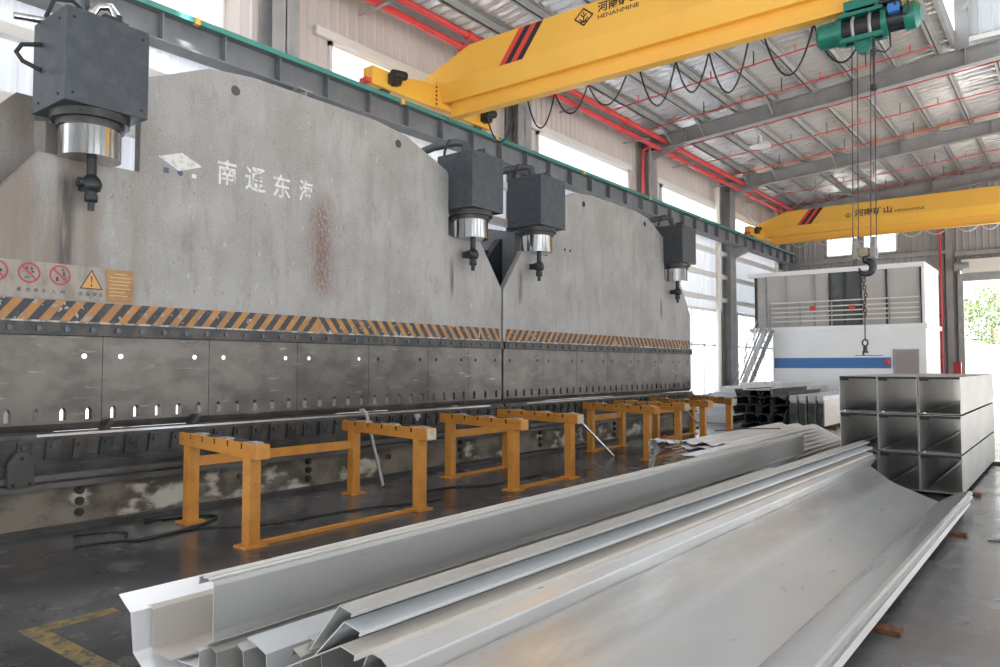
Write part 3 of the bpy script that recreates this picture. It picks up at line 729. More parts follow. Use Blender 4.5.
# ================================================================== CRANES
def make_crane(Yf, label, near):
    """single girder crane: front face of the box at Y = Yf"""
    yc = Yf + .28
    t = thing('overhead_crane', (-10, yc, 6.58), label, 'crane')
    xe = 4.0
    # box girder cross section, tapered at the rail end
    def sec(x, top):
        return [(x, Yf, 7.24), (x, Yf, top), (x, yc + .28, top), (x, yc + .28, 7.24), (x, yc + .13, 6.92), (x, yc - .13, 6.92)]
    S_ = [sec(-10.55, 7.42), sec(-9.25, 7.86), sec(xe, 7.86)]
    mb = MB(); vs = [p for s in S_ for p in s]; fs = [tuple(range(6)), tuple(range(12, 18))[::-1]]
    for j in range(2): fs += [(j * 6 + i, (j + 1) * 6 + i, (j + 1) * 6 + (i + 1) % 6, j * 6 + (i + 1) % 6) for i in range(6)]
    mb.add(vs, fs); mb.build('box_girder', YEL, t)
    MB().box(-9.95, xe, yc - .012, yc + .012, 6.63, 6.93).box(-9.95, xe, yc - .10, yc + .10, 6.60, 6.63).box(-9.95, xe, yc - .13, yc + .13, 6.91, 6.925).build('trolley_beam', YEL, t)
    # end carriage on the rail with drives
    ec = MB().box(-10.38, -10.12, yc - 2.0, yc + 1.5, 6.78, 7.12).box(-10.12, -10.09, yc - .35, yc + .35, 6.80, 7.30).prism([(yc - 1.3, 7.12), (yc + 1.0, 7.12), (yc + .6, 7.24), (yc - .6, 7.24)], 'x', -10.37, -10.13).build('end_carriage', YEL, t, .006)
    for y in (yc - 1.6, yc + 1.15):
        MB().cyl((-10.31, y, 6.82), (-10.19, y, 6.82), .12, n=20).build('wheel', DARK_IRON, ec)
        MB().cyl((-10.12, y + .1, 6.98), (-9.97, y + .1, 6.98), .12, n=16).cyl((-10.01, y - .0, 7.05), (-10.01, y + .32, 7.10), .085, n=14).box(-10.12, -9.99, y - .02, y + .2, 6.88, 7.07).build('drive_motor', MOTOR_D, ec)
    MB().box(-10.35, -10.15, yc - 2.12, yc - 2.0, 6.80, 6.88).build('buffer', STRIPE_RED, ec)
    for k in range(5): MB().box(-10.09, -10.082, yc - .33, yc - .29, 6.84 + k * .085, 6.88 + k * .085).build('flange_bolt', BLACK, ec)
    # slanted red and black marks
    xs = -8.52 if near else -8.86
    for k, m in enumerate((STRIPE_RED, BLACK, STRIPE_RED, BLACK)):
        a = xs + k * .135
        MB().prism([(a, 7.25), (a + .135, 7.25), (a + .135 + .47, 7.85), (a + .47, 7.85)], 'y', Yf - .004, Yf).build('painted_stripe', m, t)
    # maker's mark: diamond with a small tree shape, characters and lettering
    Rt, Up = (1, 0, 0), (0, 0, 1)
    yf = Yf - .004
    mb = MB()
    if near: dx, dz, dw, dh = -6.66, 7.655, .20, .165
    else: dx, dz, dw, dh = -6.94, 7.42, .14, .10
    o_ = [(dx - dw, dz), (dx, dz - dh), (dx + dw, dz), (dx, dz + dh)]; q = .78; i_ = [(dx + (x - dx) * q, dz + (z - dz) * q) for x, z in o_]
    for k in range(4):
        a, b = k, (k + 1) % 4
        mb.add([(o_[a][0], yf, o_[a][1]), (o_[b][0], yf, o_[b][1]), (i_[b][0], yf, i_[b][1]), (i_[a][0], yf, i_[a][1])], [(0, 1, 2, 3)])
    for ax, az, bx, bz in ((0, -.62, 0, .05), (-.08, -.55, -.42, -.12), (.08, -.55, .42, -.12), (0, .02, -.30, .30), (0, .02, .30, .30), (-.28, -.5, .28, -.5), (0, .25, 0, .55)):
        mb.obox((dx + ax * dw, yf, dz + az * dh), (dx + bx * dw, yf, dz + bz * dh),   .024 if near else .014, .002, (0, 1, 0))
    mb.build('maker_emblem', BLACK, t)
    if near:
        mb = put_text(MB(), '河南矿山', (-6.38, yf, 7.645), Rt, Up, .78, .18, 1.0, .02)
        put_text(mb, 'HENANMINE', (-6.38, yf, 7.535), Rt, Up, .78, .07, 1.0, 0)
    else:
        mb = put_text(MB(), '河南矿山', (-6.72, yf, 7.34), Rt, Up, 1.30, .27, 1.0, .022)
        put_text(mb, 'HENANMINE', (-5.32, yf, 7.345), Rt, Up, .98, .09, 1.0, 0)
    mb.build('maker_lettering', BLACK, t)
    # festoon cable on the far side of the girder
    x = -9.3; k = 0
    while x < (-2.9 if near else 1):
        wd = .55 + .25 * random.random(); dp = .45 + .3 * random.random() if near else .25
        pts = [(x + wd * i / 12, yc + .28, 6.70 - dp * (1 - (2 * i / 12 - 1) ** 2)) for i in range(13)]
        MB().tube(pts, .016, 6).build('festoon_cable', RUBBER if near else WHITE_SHEET, t)
        x += wd + (.0 if k % 3 else .25); k += 1
    MB().box(-9.5, xe, yc + .27, yc + .29, 6.70, 6.72).build('cable_track', STRUCT_L, t)
    return t
C1 = make_crane(11.0, 'near yellow overhead crane girder carrying the green hoist', True)
C2 = make_crane(31.0, 'far yellow overhead crane girder crossing above the white office', False)

# hoist on the near crane
hx, hy, hz = -2.25, 11.28, 6.34
h = thing('electric_hoist', (hx, hy, hz), 'green electric wire rope hoist hanging from the near yellow crane', 'hoist')
MB().cyl((-2.84, hy, hz), (-2.60, hy, hz), .18, n=28).cyl((-2.88, hy, hz), (-2.84, hy, hz), .14, .18, n=28).build('gearbox', GREEN, h)
MB().cyl((-2.61, hy, hz), (-2.53, hy, hz), .20, n=28).cyl((-2.03, hy, hz), (-1.96, hy, hz), .20, n=28).box(-2.56, -2.0, hy - .18, hy + .18, hz + .14, hz + .19).box(-2.56, -2.0, hy + .10, hy + .17, hz - .17, hz + .15).box(-2.56, -2.0, hy - .13, hy - .07, hz - .20, hz - .14).build('drum_frame', GREEN, h)
MB().cyl((-2.53, hy, hz), (-2.03, hy, hz), .15, n=28).build('rope_drum', RUBBER, h)
for x in (-2.39, -2.17):
    MB().tube([(x, hy + .17 * math.cos(a), hz + .17 * math.sin(a)) for a in [2 * PI * k / 20 for k in range(20)]], .022, 8, True).build('rope_guide', STRUCT_L, h)
mb = MB().cyl((-1.96, hy, hz), (-1.74, hy, hz), .14, n=24)
for k in range(18):
    a = 2 * PI * k / 18; mb.obox((-1.95, hy + .14 * math.cos(a), hz + .14 * math.sin(a)), (-1.76, hy + .14 * math.cos(a), hz + .14 * math.sin(a)), .012, .03, (0, math.cos(a), math.sin(a)))
mb.build('motor_body', MOTOR_D, h)
MB().cyl((-1.75, hy, hz), (-1.62, hy, hz), .19, .185, n=28).cyl((-1.62, hy, hz), (-1.56, hy, hz), .185, .12, n=28).build('motor_cowl', GREEN, h)
MB().box(-1.93, -1.79, hy - .25, hy - .13, hz + .02, hz + .14).build('junction_box', BLUE_BOX, h, .01)
MB().tube([(-1.84, hy - .25, hz + .1), (-1.78, hy - .32, hz + .22), (-1.69, hy - .30, hz + .17), (-1.66, hy - .26, hz + .0), (-1.72, hy - .24, hz - .06), (-1.77, hy - .19, hz - .0)], .014, 6).build('motor_cable', RUBBER, h)
MB().box(-2.5, -2.05, hy - .16, hy - .13, hz + .17, 6.70).box(-2.5, -2.05, hy + .13, hy + .16, hz + .17, 6.70).box(-2.46, -2.1, hy - .16, hy + .16, hz + .19, hz + .23).build('trolley_plate', GREEN, h)
for x in (-2.42, -2.16):
    for sg in (-1, 1): MB().cyl((x, hy + sg * .045, 6.675), (x, hy + sg * .13, 6.675), .045, n=16).build('trolley_wheel', DARK_IRON, h)
MB().box(-2.05, -1.8, hy - .18, hy + .08, 6.54, 6.58).cyl((-2.04, hy - .1, 6.66), (-1.8, hy - .1, 6.66), .08, n=14).build('trolley_motor', MOTOR_D, h)
MB().cyl((-2.27, hy - .06, hz - .26), (-2.27, hy + .06, hz - .26), .115, n=24).cyl((-2.27, hy - .08, hz - .26), (-2.27, hy - .06, hz - .26), .05, n=16).box(-2.30, -2.24, hy - .04, hy + .04, hz - .22, hz - .1).build('sheave', GREEN, h)
HKZ = 3.33
for x0, x1, z0 in ((-2.43, -2.47, hz - .15), (-2.36, -2.40, hz - .26), (-2.19, -2.24, hz - .26), (-2.14, -2.17, hz - .15)):
    MB().cyl((x0, hy, z0), (x1, hy, HKZ), .008, n=6).build('wire_rope', DARK_IRON, h)
MB().cyl((-2.14, hy - .10, hz - .15), (-2.14, hy - .11, 5.42), .012, n=6).cyl((-2.14, hy - .11, 5.38), (-2.14, hy - .11, 5.46), .04, n=10).tube([(-2.14, hy - .1, hz - .42), (-2.1, hy - .08, hz - .40), (-2.0, hy - .05, hz - .44), (-1.94, hy, hz - .36), (-1.95, hy, hz - .1)], .012, 6).cyl((-2.14, hy - .1, hz - .46), (-2.14, hy - .1, hz - .38), .035, n=10).build('limit_weight', BLACK, h)

hk = thing('crane_hook', (-2.32, hy, 2.85), 'grey hook block with large dark hook hanging on the hoist ropes', 'hook')
for x in (-2.435, -2.205):
    MB().prism([(hy - .10, 3.08), (hy + .10, 3.08), (hy + .10, 3.24), (hy + .05, 3.38), (hy - .05, 3.38), (hy - .10, 3.24)], 'x', x - .035, x + .035).cyl((x - .045, hy, 3.16), (x + .045, hy, 3.16), .06, n=14).build('sheave_cheek', HOOKG, hk, .015)
MB().cyl((-2.40, hy, 3.17), (-2.24, hy, 3.17), .055, n=18).box(-2.37, -2.27, hy - .05, hy + .05, 3.12, 3.24).build('crosshead', mat('pale grease', (.30, .25, .18), .5), hk)
cx, cz = -2.32, 2.95
pts = [(cx, hy, 3.14), (cx, hy, 3.08)] + [(cx + .012 + .088 * math.cos(a), hy, cz + .01 + .092 * math.sin(a)) for a in [1.75 - k * .33 for k in range(16)]]
rr = [.032, .034] + [.036 + .014 * math.sin(min(1, k / 10) * PI) for k in range(12)] + [.032, .025, .016, .008]
MB().tube(pts, rr, 12).build('hook', MOTOR_D, hk)
sl = thing('chain_sling', (-2.35, hy, 1.85), 'rusty lifting chain with shackle dangling from the crane hook', 'chain')
mb = MB(); z = 2.84; k = 0
while z > 2.3:
    c = Vector((-2.33 - .010 * math.sin(k), hy, z)); a = Vector((1, 0, 0)) if k % 2 else Vector((0, 1, 0))
    mb.tube([c + a * .018 * math.cos(q) + Vector((0, 0, 1)) * .034 * math.sin(q) for q in [2 * PI * i / 10 for i in range(10)]], .009, 5, True); z -= .052; k += 1
mb.build('chain', mat('rusty chain', (.10, .06, .045), .6, .5), sl)
MB().cyl((-2.335, hy, 2.3), (-2.34, hy, 1.95), .010, n=6).build('wire', DARK_IRON, sl)
MB().tube([(-2.34 + .035 * math.cos(q), hy, 1.92 + .045 * math.sin(q)) for q in [2 * PI * i / 12 for i in range(12)]], .012, 6, True).cyl((-2.34, hy, 1.87), (-2.34, hy, 1.78), .025, .03, n=10).tube([(-2.34 + .03 * math.cos(q), hy, 1.78 + .035 * math.sin(q)) for q in [2 * PI * i / 12 for i in range(9)]], .012, 6).build('shackle', MOTOR_D, sl)

# ================================================================== TRESTLES
def make_trestle(xl0, xl1, ys, label):
    """two skewed cross beams on legs joined by a low tie and a high rail; ys = (back, front) of each beam"""
    t = thing('roller_trestle', ((xl0 + xl1) / 2, (ys[0][0] + ys[1][1]) / 2, 0), label, 'trestle', 'orange trestles before the presses')
    for j, (yb, yf) in enumerate(ys):
        for x, y in ((xl0, yb), (xl1, yf)):
            lg = MB().box(x - .056, x + .056, y - .058, y + .058, .02, .79).build('leg', ORANGE, t, .006)
            MB().box(x - .10, x + .10, y - .11, y + .11, 0, .022).build('foot_plate', ORANGE, lg)
        d = Vector((xl1 - xl0, yf - yb, 0)); L = d.length; d.normalize()
        a0 = Vector((xl0, yb, 0)) - d * .18; L2 = L + .40
        P = lambda f, z: a0 + d * (L2 * f) + Vector((0, 0, z))
        bm = MB().obox(P(0, .82), P(1, .82), .13, .07); n = 6; sl = MB(); g = .017 / L2
        for k in range(n): bm.obox(P(k / n + (g if k else 0), .885), P((k + 1) / n - (g if k < n - 1 else 0), .885), .13, .06)
        b = bm.build('cross_beam', ORANGE, t, .004)
        for k in range(1, n): MB().obox(P(k / n - g, .883), P(k / n + g, .883), .122, .052).build('slot_shade', SOCKET_M, b)  # black filling paints in the shade inside each beam slot
        MB().obox(P(1, .85), P(1, .85) + d * .004, .12, .12).build('end_cap', BEIGE_END if j else ORANGE, b)
        for k in range(n):
            MB().obox(P((k + .25) / n, .922), P((k + .75) / n, .922), .08, .016).build('bearing_pad', STRUCT_L if k % 2 else DARK_IRON, b)
    MB().obox((xl0, ys[0][0], .62), (xl0, ys[1][0], .62), .05, .10).build('rail', ORANGE, t)
    if ys[0][0] > 5: MB().obox((xl0, ys[0][0], .018), (xl0, ys[1][0], .018), .06, .034).build('floor_tie', ORANGE, t)
    MB().obox((xl1, ys[0][1], .018), (xl1, ys[1][1], .018), .06, .034).build('floor_tie', ORANGE, t)
    return t
make_trestle(-7.25, -5.86, ((4.2, 3.97), (6.38, 6.12)), 'orange trestle nearest the camera, before the left end of the near press')
make_trestle(-7.2, -5.82, ((8.15, 7.82), (9.50, 9.17)), 'orange trestle second from the camera, before the gap between presses')
make_trestle(-7.3, -5.87, ((12.25, 11.72), (13.45, 12.95)), 'orange trestle third from the camera, before the far press')
make_trestle(-7.3, -5.95, ((15.0, 14.3), (16.9, 15.7)), 'orange trestle farthest from the camera, at the end of the far press')

# pipes and cables round the trestles
tag(MB().tube([(-7.86, 7.03, .99), (-7.80, 7.02, 1.0), (-7.74, 7.03, .95), (-7.32, 6.95, .02)], .022, 10).build('steel_pipe', STRUCT_L), 'bent grey pipe leaning against the near press behind the nearest trestle', 'pipe')
tag(MB().cyl((-7.12, 11.3, .78), (-6.55, 11.75, .02), .022, n=10).build('steel_pipe', BRIGHT_BOLT), 'straight bright pipe leaning between the second and third trestles', 'pipe')
tag(MB().cyl((-6.9, 15.5, .7), (-6.45, 15.9, .02), .02, n=8).build('steel_pipe', STRUCT_L), 'thin grey pipe leaning on the farthest trestle', 'pipe')
sp = thing('support_stand', (-7.35, 7.62, 0), 'thin rusty support rod with white head beside the second trestle', 'stand')
MB().cyl((-7.35, 7.62, .0), (-7.35, 7.62, .9), .013, n=8).build('rod', WOOD, sp)
MB().cyl((-7.35, 7.62, .88), (-7.35, 7.62, .93), .05, n=12).cyl((-7.35, 7.62, .84), (-7.35, 7.62, .88), .022, n=10).build('head', STRUCT_L, sp)
MB().box(-7.42, -7.28, 7.56, 7.68, 0, .03).build('foot', WOOD, sp)
def wig(a, b, n, amp, sd):
    r = random.Random(sd); out = []
    for i in range(n + 1):
        f = i / n; out.append((a[0] + (b[0] - a[0]) * f + r.uniform(-amp, amp), a[1] + (b[1] - a[1]) * f + r.uniform(-amp, amp), .012))
    return out
def smooth(p, k=4):
    out = []
    for i in range(len(p) - 1):
        a = Vector(p[max(i - 1, 0)]); b = Vector(p[i]); c = Vector(p[i + 1]); d = Vector(p[min(i + 2, len(p) - 1)])
        for j in range(k):
            t = j / k
            out.append(.5 * ((2 * b) + (c - a) * t + (2 * a - 5 * b + 4 * c - d) * t * t + (3 * b - a - 3 * c + d) * t ** 3))
    out.append(Vector(p[-1])); return out
tag(MB().tube(smooth(wig((-7.0, 3.0), (-6.1, 6.9), 12, .12, 3)), .012, 6).build('floor_cable', RUBBER), 'black cable lying on the floor under the nearest trestle', 'cable')
tag(MB().tube(smooth([(-7.55, 3.2, .012), (-7.3, 3.55, .012), (-6.9, 3.4, .012), (-6.95, 4.0, .012), (-7.25, 4.5, .012), (-7.5, 4.35, .012), (-7.6, 3.9, .012)]), .012, 6).build('floor_cable', RUBBER), 'looped black cable on the floor at the press foot left of the nearest trestle', 'cable')
tag(MB().tube(smooth(wig((-6.6, 6.9), (-6.2, 9.0), 6, .12, 8)), .012, 6).build('floor_cable', RUBBER), 'black cable on the floor between the first and second trestles', 'cable')
tag(MB().tube(smooth([(-7.0, 13.9, .015), (-6.7, 14.8, .015), (-6.3, 15.0, .015), (-5.9, 15.6, .015)]), .03, 6).build('floor_cable', RUBBER), 'thick dark cable on the floor by the farthest trestle', 'cable')
tag(MB().box(-7.0, -6.86, 14.5, 14.75, 0, .10).cyl((-6.93, 14.62, .1), (-6.93, 14.62, .16), .05, n=10).build('grease_can', mat('red orange plastic', (.6, .12, .03), .5)), 'small orange can on the floor behind the farthest trestle', 'can')

# painted yellow floor corner
struct(MB().box(-5.11, -4.99, 1.86, 2.42, 0, .003).box(-4.99, -3.95, 1.86, 1.98, 0, .003).build('floor_marking', LINE_Y))

# ================================================================== FOREGROUND FOLDED SHEETS
def plate(name, prof, y0, y1, m, label, slew=0.0, t=.005, group=None, cat='folded sheet'):
    return tag(MB().sheet(prof, y0, y1, t, slew).build(name, m), label, cat, group)
G = 'folded steel gutter sheets in the foreground'
# wide white channel on the floor and the one nested in it
plate('steel_channel', [(-4.05, .395), (-3.92, .325), (-3.885, .13), (-3.72, .035), (-3.05, .035)], 1.95, 9.6, WHITE_GLOSS, 'white folded channel lying outermost at the left of the sheet stack', group=G)
plate('steel_channel', [(-3.90, .345), (-3.875, .355), (-3.855, .335), (-3.84, .135), (-3.66, .12)], 2.03, 9.0, STEELW, 'warm grey folded channel nested inside the outermost white channel', group=G)
plate('steel_channel', [(-3.80, .10), (-3.70, .085), (-3.50, .10)], 2.10, 9.0, WHITE_GLOSS, 'white flat strip lying under the warm grey nested channel', group=G)
# tall upright plate
plate('steel_plate', [(-3.345, .565), (-3.342, .602), (-3.305, .612), (-3.298, .602), (-3.262, .608), (-3.256, .598), (-3.218, .598), (-3.214, .575), (-3.216, .36), (-3.212, .325), (-3.27, .30)], 1.985, 11.4, STEEL, 'long tall upright grey plate with rolled top edge behind the ridged sheets', group=G)
plate('steel_plate', [(-3.6, .60), (-3.42, .60), (-3.40, .10)], 8.0, 11.75, WHITE_SHEET, 'pale flanged sheet whose far end shows past the tall plate', group=G)
# small upright profiles with their ends to the camera, left to right
small = [([(-3.235, .05), (-3.244, .285), (-3.262, .29), (-3.275, .265)], 1.93, STEEL, 'narrow lipped profile standing just right of the white channels'),
         ([(-3.175, .05), (-3.19, .275), (-3.228, .292)], 1.985, STEEL2, 'upright profile with top flange tucked against the tall plate foot'),
         ([(-3.04, .05), (-3.062, .295), (-3.111, .315)], 2.04, STEEL2, 'second upright profile right of the tall plate, with small notched lip'),
         ([(-2.90, .05), (-2.915, .31), (-2.982, .332), (-3.06, .35)], 2.06, STEELB, 'wide-topped upright profile lying left of the dark triangular ends'),
         ([(-2.60, .05), (-2.618, .38), (-2.665, .40), (-2.68, .37)], 2.02, STEEL2, 'low profile whose end tips under the triangular sheet ends'),
         ([(-2.55, .05), (-2.575, .41), (-2.623, .43), (-2.66, .435)], 2.09, STEEL, 'pale profile right under the lowest triangular sheet end')]
for p, y0, m, lab in small: plate('steel_profile', p, y0, 9.4, m, lab, group=G)
# ridged gutters, folded over one another, each a step lower
plate('gutter_sheet', [(-2.397, .50), (-2.222, .705), (-2.147, .69), (-2.155, .672)], 1.89, 9.9, STEEL, 'top grey ridge sheet of the stack, its end a dark open triangle', .12, group=G)
plate('gutter_sheet', [(-2.39, .47), (-2.206, .645), (-2.112, .626), (-2.12, .606)], 1.90, 9.9, STEELB, 'bluish ridge sheet second in the stack, under the top grey ridge', .12, group=G)
plate('gutter_sheet', [(-2.56, .39), (-2.168, .58), (-2.084, .564), (-2.09, .54)], 1.85, 9.85, STEELW, 'warm beige ridge sheet third in the stack, with a rust line below', .10, group=G)
valley = [(-2.21, .34), (-2.115, .545), (-2.045, .535), (-2.003, .506), (-2.008, .495), (-2.072, .39), (-2.060, .386), (-1.96, .31), (-1.885, .252), (-1.84, .225), (-1.79, .203), (-1.70, .168), (-1.37, .045), (-1.17, .165), (-1.06, .195), (-1.035, .19), (-1.03, .165), (-1.055, .15), (-1.03, .14), (-1.03, .11), (-1.06, .08)]
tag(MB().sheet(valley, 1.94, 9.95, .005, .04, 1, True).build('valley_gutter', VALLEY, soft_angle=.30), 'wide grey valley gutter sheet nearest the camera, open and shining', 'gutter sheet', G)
plate('valley_gutter', [(-1.80, .14), (-1.37, .034), (-1.13, .10), (-1.00, .125), (-.985, .09)], 1.9, 9.7, STEEL2, 'second valley gutter under the wide one, its rim showing at right', .0, .005, G, 'gutter sheet')
for y, lab in ((8.25, 'dark timber bearer under the right rim of the gutter, farthest along'), (5.0, 'dark timber bearer under the right rim of the gutter, nearest')):
    tag(MB().box(-4.2, -.88, y, y + .12, 0, .028).build('timber_bearer', WOOD, None, .004), lab, 'timber', 'bearers under the sheets')
for k, (x, y) in enumerate(((-.62, 8.9), (-.66, 8.2), (-.55, 9.6))):
    tag(MB().prism([(x - .05, y), (x + .06, y + .02), (x + .04, y + .12)], 'z', .0, .012).build('offcut', DARK_IRON), 'small dark triangular offcut on the floor right of the gutters, %s from the tubes' % ORD[(1, 2, 0)[k]], 'offcut', 'offcuts on the floor')

# ================================================================== BOX SECTION STACK
tw, th_ = .452, .464
for r in range(3):
    for c in range(3):
        x0 = -2.535 + c * (tw + .010) ; z0 = .045 + r * (th_ + .016)
        y0 = 10.65 + (.0, .03, .015)[(r + c) % 3] - .02; y1 = 15.0
        lab = '%s box section tube in the %s row of the open-ended steel stack' % (('left', 'middle', 'right')[c], ('bottom', 'middle', 'top')[r])
        t = thing('box_tube', (x0 + tw / 2, (y0 + y1) / 2, z0), lab, 'steel tube', 'open box section tubes')
        mb = MB(); q = .005
        mb.box(x0, x0 + q, y0, y1, z0, z0 + th_).box(x0 + tw - q, x0 + tw, y0, y1, z0, z0 + th_).box(x0, x0 + tw, y0, y1, z0, z0 + q).box(x0, x0 + tw, y0 + .01, y1, z0 + th_ - q, z0 + th_)
        mb.build('tube_wall', TUBE_M, t)
        MB().box(x0 + q, x0 + tw - q, y0 + .002, y0 + .03, z0 + th_ - .034, z0 + th_ - q).box(x0 + .01, x0 + .11, y0 + .002, y0 + .03, z0 + th_ - .055, z0 + th_ - .034).build('gap_shade', SOCKET_M, t)  # black strip under each tube top stands in for the shaded gap
        MB().box(x0 + .045, x0 + .07, y0 + .03, y1, z0 + q, z0 + q + .012).build('seam', BRIGHT_BOLT, t)
        for y in (11.2, 14.4):
            if r: MB().box(x0 + .02, x0 + tw - .02, y, y + .06, z0 - .016, z0).build('spacer', WOOD, t)
for y, lab in ((10.9, 'rusty timber bearer under the front of the tube stack'), (14.6, 'rusty timber bearer under the back of the tube stack')):
    tag(MB().box(-2.6, -1.0, y, y + .1, 0, .043).build('timber_bearer', WOOD, None, .004), lab, 'timber', 'bearers under the tubes')

# ================================================================== BUNDLES BEHIND
zig = lambda x0, w, n, z0, h: [(x0 + w * i / n, z0 + (h if (i // 2) % 2 else 0)) for i in range(n + 1)]
rnd = random.Random(5)
for k in range(8):
    x0 = -5.12 + .03 * k; z0 = .06 + .055 * k; y0 = 10.55 + rnd.uniform(-.15, .2)
    w = 1.5 - .08 * k
    plate('profiled_sheet', zig(x0, w, 12, z0, .04), y0, 16.2 - .15 * k, WHITE_GLOSS if k > 1 else STEEL, 'pale profiled sheet in the bundle by the third trestle, %s layer from the floor' % ORD[k], group='bundle of profiled sheets', t=.004)
mb = MB(); nu, nv = 26, 7; vs = []
for a in range(nu + 1):
    f = a / nu
    if f < .25: bx, bz = -5.18 + .06 * f, .02 + .46 * f / .25
    else: bx, bz = -5.16 + .45 * (f - .25) / .75, .485 - .02 * f
    for b in range(nv + 1):
        vs.append((bx + rnd.uniform(-.03, .03), 10.36 + .26 * b / nv + rnd.uniform(-.03, .03) + (.12 * math.sin(a * 1.9) if b == nv else 0), bz + rnd.uniform(-.03, .035)))
mb.add(vs, [(a * (nv + 1) + b, a * (nv + 1) + b + 1, (a + 1) * (nv + 1) + b + 1, (a + 1) * (nv + 1) + b) for a in range(nu) for b in range(nv)])
tag(mb.build('plastic_wrap', mat('grey crumpled film', (.74, .73, .72), .25, .1, (.16, .15, .14), 9, .56, .68)), 'torn crumpled film wrapped round the near end of the pale sheet bundle', 'wrapping')
tag(MB().tube([(-4.8, 12.0, .53), (-4.5, 12.8, .53), (-4.2, 13.5, .50)], .01, 6).build('strap', DARK_IRON), 'loose dark strap lying over the pale sheet bundle', 'strap')

# dark-ended folded channels, messy pile left of the tube stack
for k in range(16):
    lv = k // 4; cx = -7.15 + .33 * (k % 4) + .02 * lv; z0 = .05 + .225 * lv; a = rnd.uniform(-.35, .35)
    pr_ = [(-.21, .22), (-.15, .02), (0, .06), (.15, .02), (.21, .22)]
    pr2 = [(cx + x * math.cos(a) - z * math.sin(a), z0 + .05 + x * math.sin(a) + z * math.cos(a)) for x, z in pr_]
    plate('folded_channel', pr2, 19.6 + rnd.uniform(-.2, .2), 22.5, PILE_M, 'dark folded channel in the messy pile, %s in its %s layer' % (('leftmost', 'second', 'third', 'rightmost')[k % 4], ('bottom', 'second', 'third', 'top')[lv]), t=.022, group='dark folded channels')
plate('folded_channel', [(-7.1, 1.16), (-7.0, .99), (-6.3, .99), (-6.2, 1.15)], 19.5, 23, WHITE_SHEET, 'white shallow channel lying across the top of the dark pile', t=.02)
for k in range(4):
    x0 = -5.86 + .20 * k
    t = thing('box_gutter', (x0, 23, 0), 'upright box gutter with dark end and pale top, %s from the left' % ORD[k], 'gutter', 'upright gutters behind the tubes')
    MB().box(x0, x0 + .15, 19.66 + .1 * k, 26, .08, .74).build('body', STEELW, t)
    MB().box(x0 + .004, x0 + .146, 19.57 + .1 * k, 19.66 + .1 * k, .08, .66).build('end_plate', PILE_M, t)
    MB().prism([(x0 - .01, .72), (x0 + .14, .72), (x0 + .15, .84), (x0 + .01, .86)], 'y', 19.58 + .1 * k, 26).build('top_flange', WHITE_SHEET, t)
for x in (-5.75, -5.25): tag(MB().box(-5.95, -4.95, 20.4 + (x + 5.75) * 9, 20.55 + (x + 5.75) * 9, 0, .078).build('timber_bearer', WOOD), 'timber under the upright gutters, %s one' % ('near' if x < -5.5 else 'far'), 'timber')
for k in range(5):
    plate('long_sheet', [(-9.6 + .25 * k, .23 + .19 * k), (-9.5 + .25 * k, .19 + .19 * k), (-7.5 + .12 * k, .19 + .19 * k), (-7.4 + .12 * k, .17 + .19 * k)], 20.5 + k * .4, 27.6, (WHITE_SHEET, STEELB)[k % 2], 'long pale sheet stacked left behind the dark pile, %s from the bottom' % ORD[k], t=.182, group='pale sheets left of the dark pile')
for k in range(5):
    plate('long_sheet', [(-6.9 + .2 * k, .24 + .2 * k), (-6.8 + .2 * k, .20 + .2 * k), (-4.6 + .06 * k, .20 + .2 * k), (-4.5 + .06 * k, .18 + .2 * k)], 26.4 - .0 * k, 28.4, (WHITE_SHEET, STEELB)[k % 2], 'long pale sheet stacked right behind the upright gutters, %s from the bottom' % ORD[k], t=.192, group='pale sheets before the office')

# ================================================================== OFFICE
YO = 29.0
of = thing('mezzanine_office', (-7.1, YO, 0), 'white two-storey works office with glazed upper floor below the far crane', 'office')
MB().box(-9.2, -4.12, YO, YO + .12, 0, 2.9).box(-4.24, -4.12, YO + .12, 32.2, 0, 2.9).box(-9.2, -9.08, YO + .12, 32.2, 0, 2.9).build('lower_wall', OFFICE_W, of)
MB().box(-10.1, -4.05, YO - .12, 32.3, 2.9, 3.06).build('balcony_slab', OFFICE_W, of)
MB().box(-10.1, -4.1, YO - .12, 32.2, 5.0, 5.16).build('roof_fascia', OFFICE_W, of)
MB().box(-4.24, -4.12, YO, 32.2, 3.06, 5.0).build('upper_side_wall', OFFICE_W, of)
ux = [-9.85, -9.5, -8.75, -7.72, -7.18, -6.68, -6.12, -5.3, -4.24]
for k, (a, b) in enumerate(zip(ux[:-1], ux[1:])):
    MB().box(a, b, YO + .06, YO + .09, 3.06, 5.0).build('glass_panel', OFFICE_DK if k in (4, 5) else OFFICE_GL, of)
for x in ux[1:]:
    MB().box(x - .03, x + .03, YO, YO + .1, 3.06, 5.0).build('mullion', DARK_IRON if x in (-7.18, -6.68, -6.12, -4.24, -5.3) else STRUCT_L, of)
MB().box(-9.9, -9.84, YO - .05, YO + .05, 3.06, 5.0).build('mullion', DARK_IRON, of)
for z in (3.25, 3.42, 3.59, 3.76, 3.95): MB().box(-9.3, -4.25, YO - .10, YO - .06, z, z + .045).build('railing_bar', CREAM, of)
for x in (-9.3, -8.2, -7.1, -6.0, -5.2, -4.27): MB().box(x - .025, x + .025, YO - .10, YO - .06, 3.06, 3.98).build('railing_post', STRUCT_L, of)
MB().box(-6.35, -5.2, YO - .006, YO, 1.52, 1.9).build('blue_band', BLUE, of)
MB().box(-9.2, -6.35, YO - .006, YO, 1.52, 1.9).build('blue_band', BLUE, of)
dr = MB().box(-5.07, -4.40, YO - .02, YO, .0, 2.12).build('door', TAUPE, of)
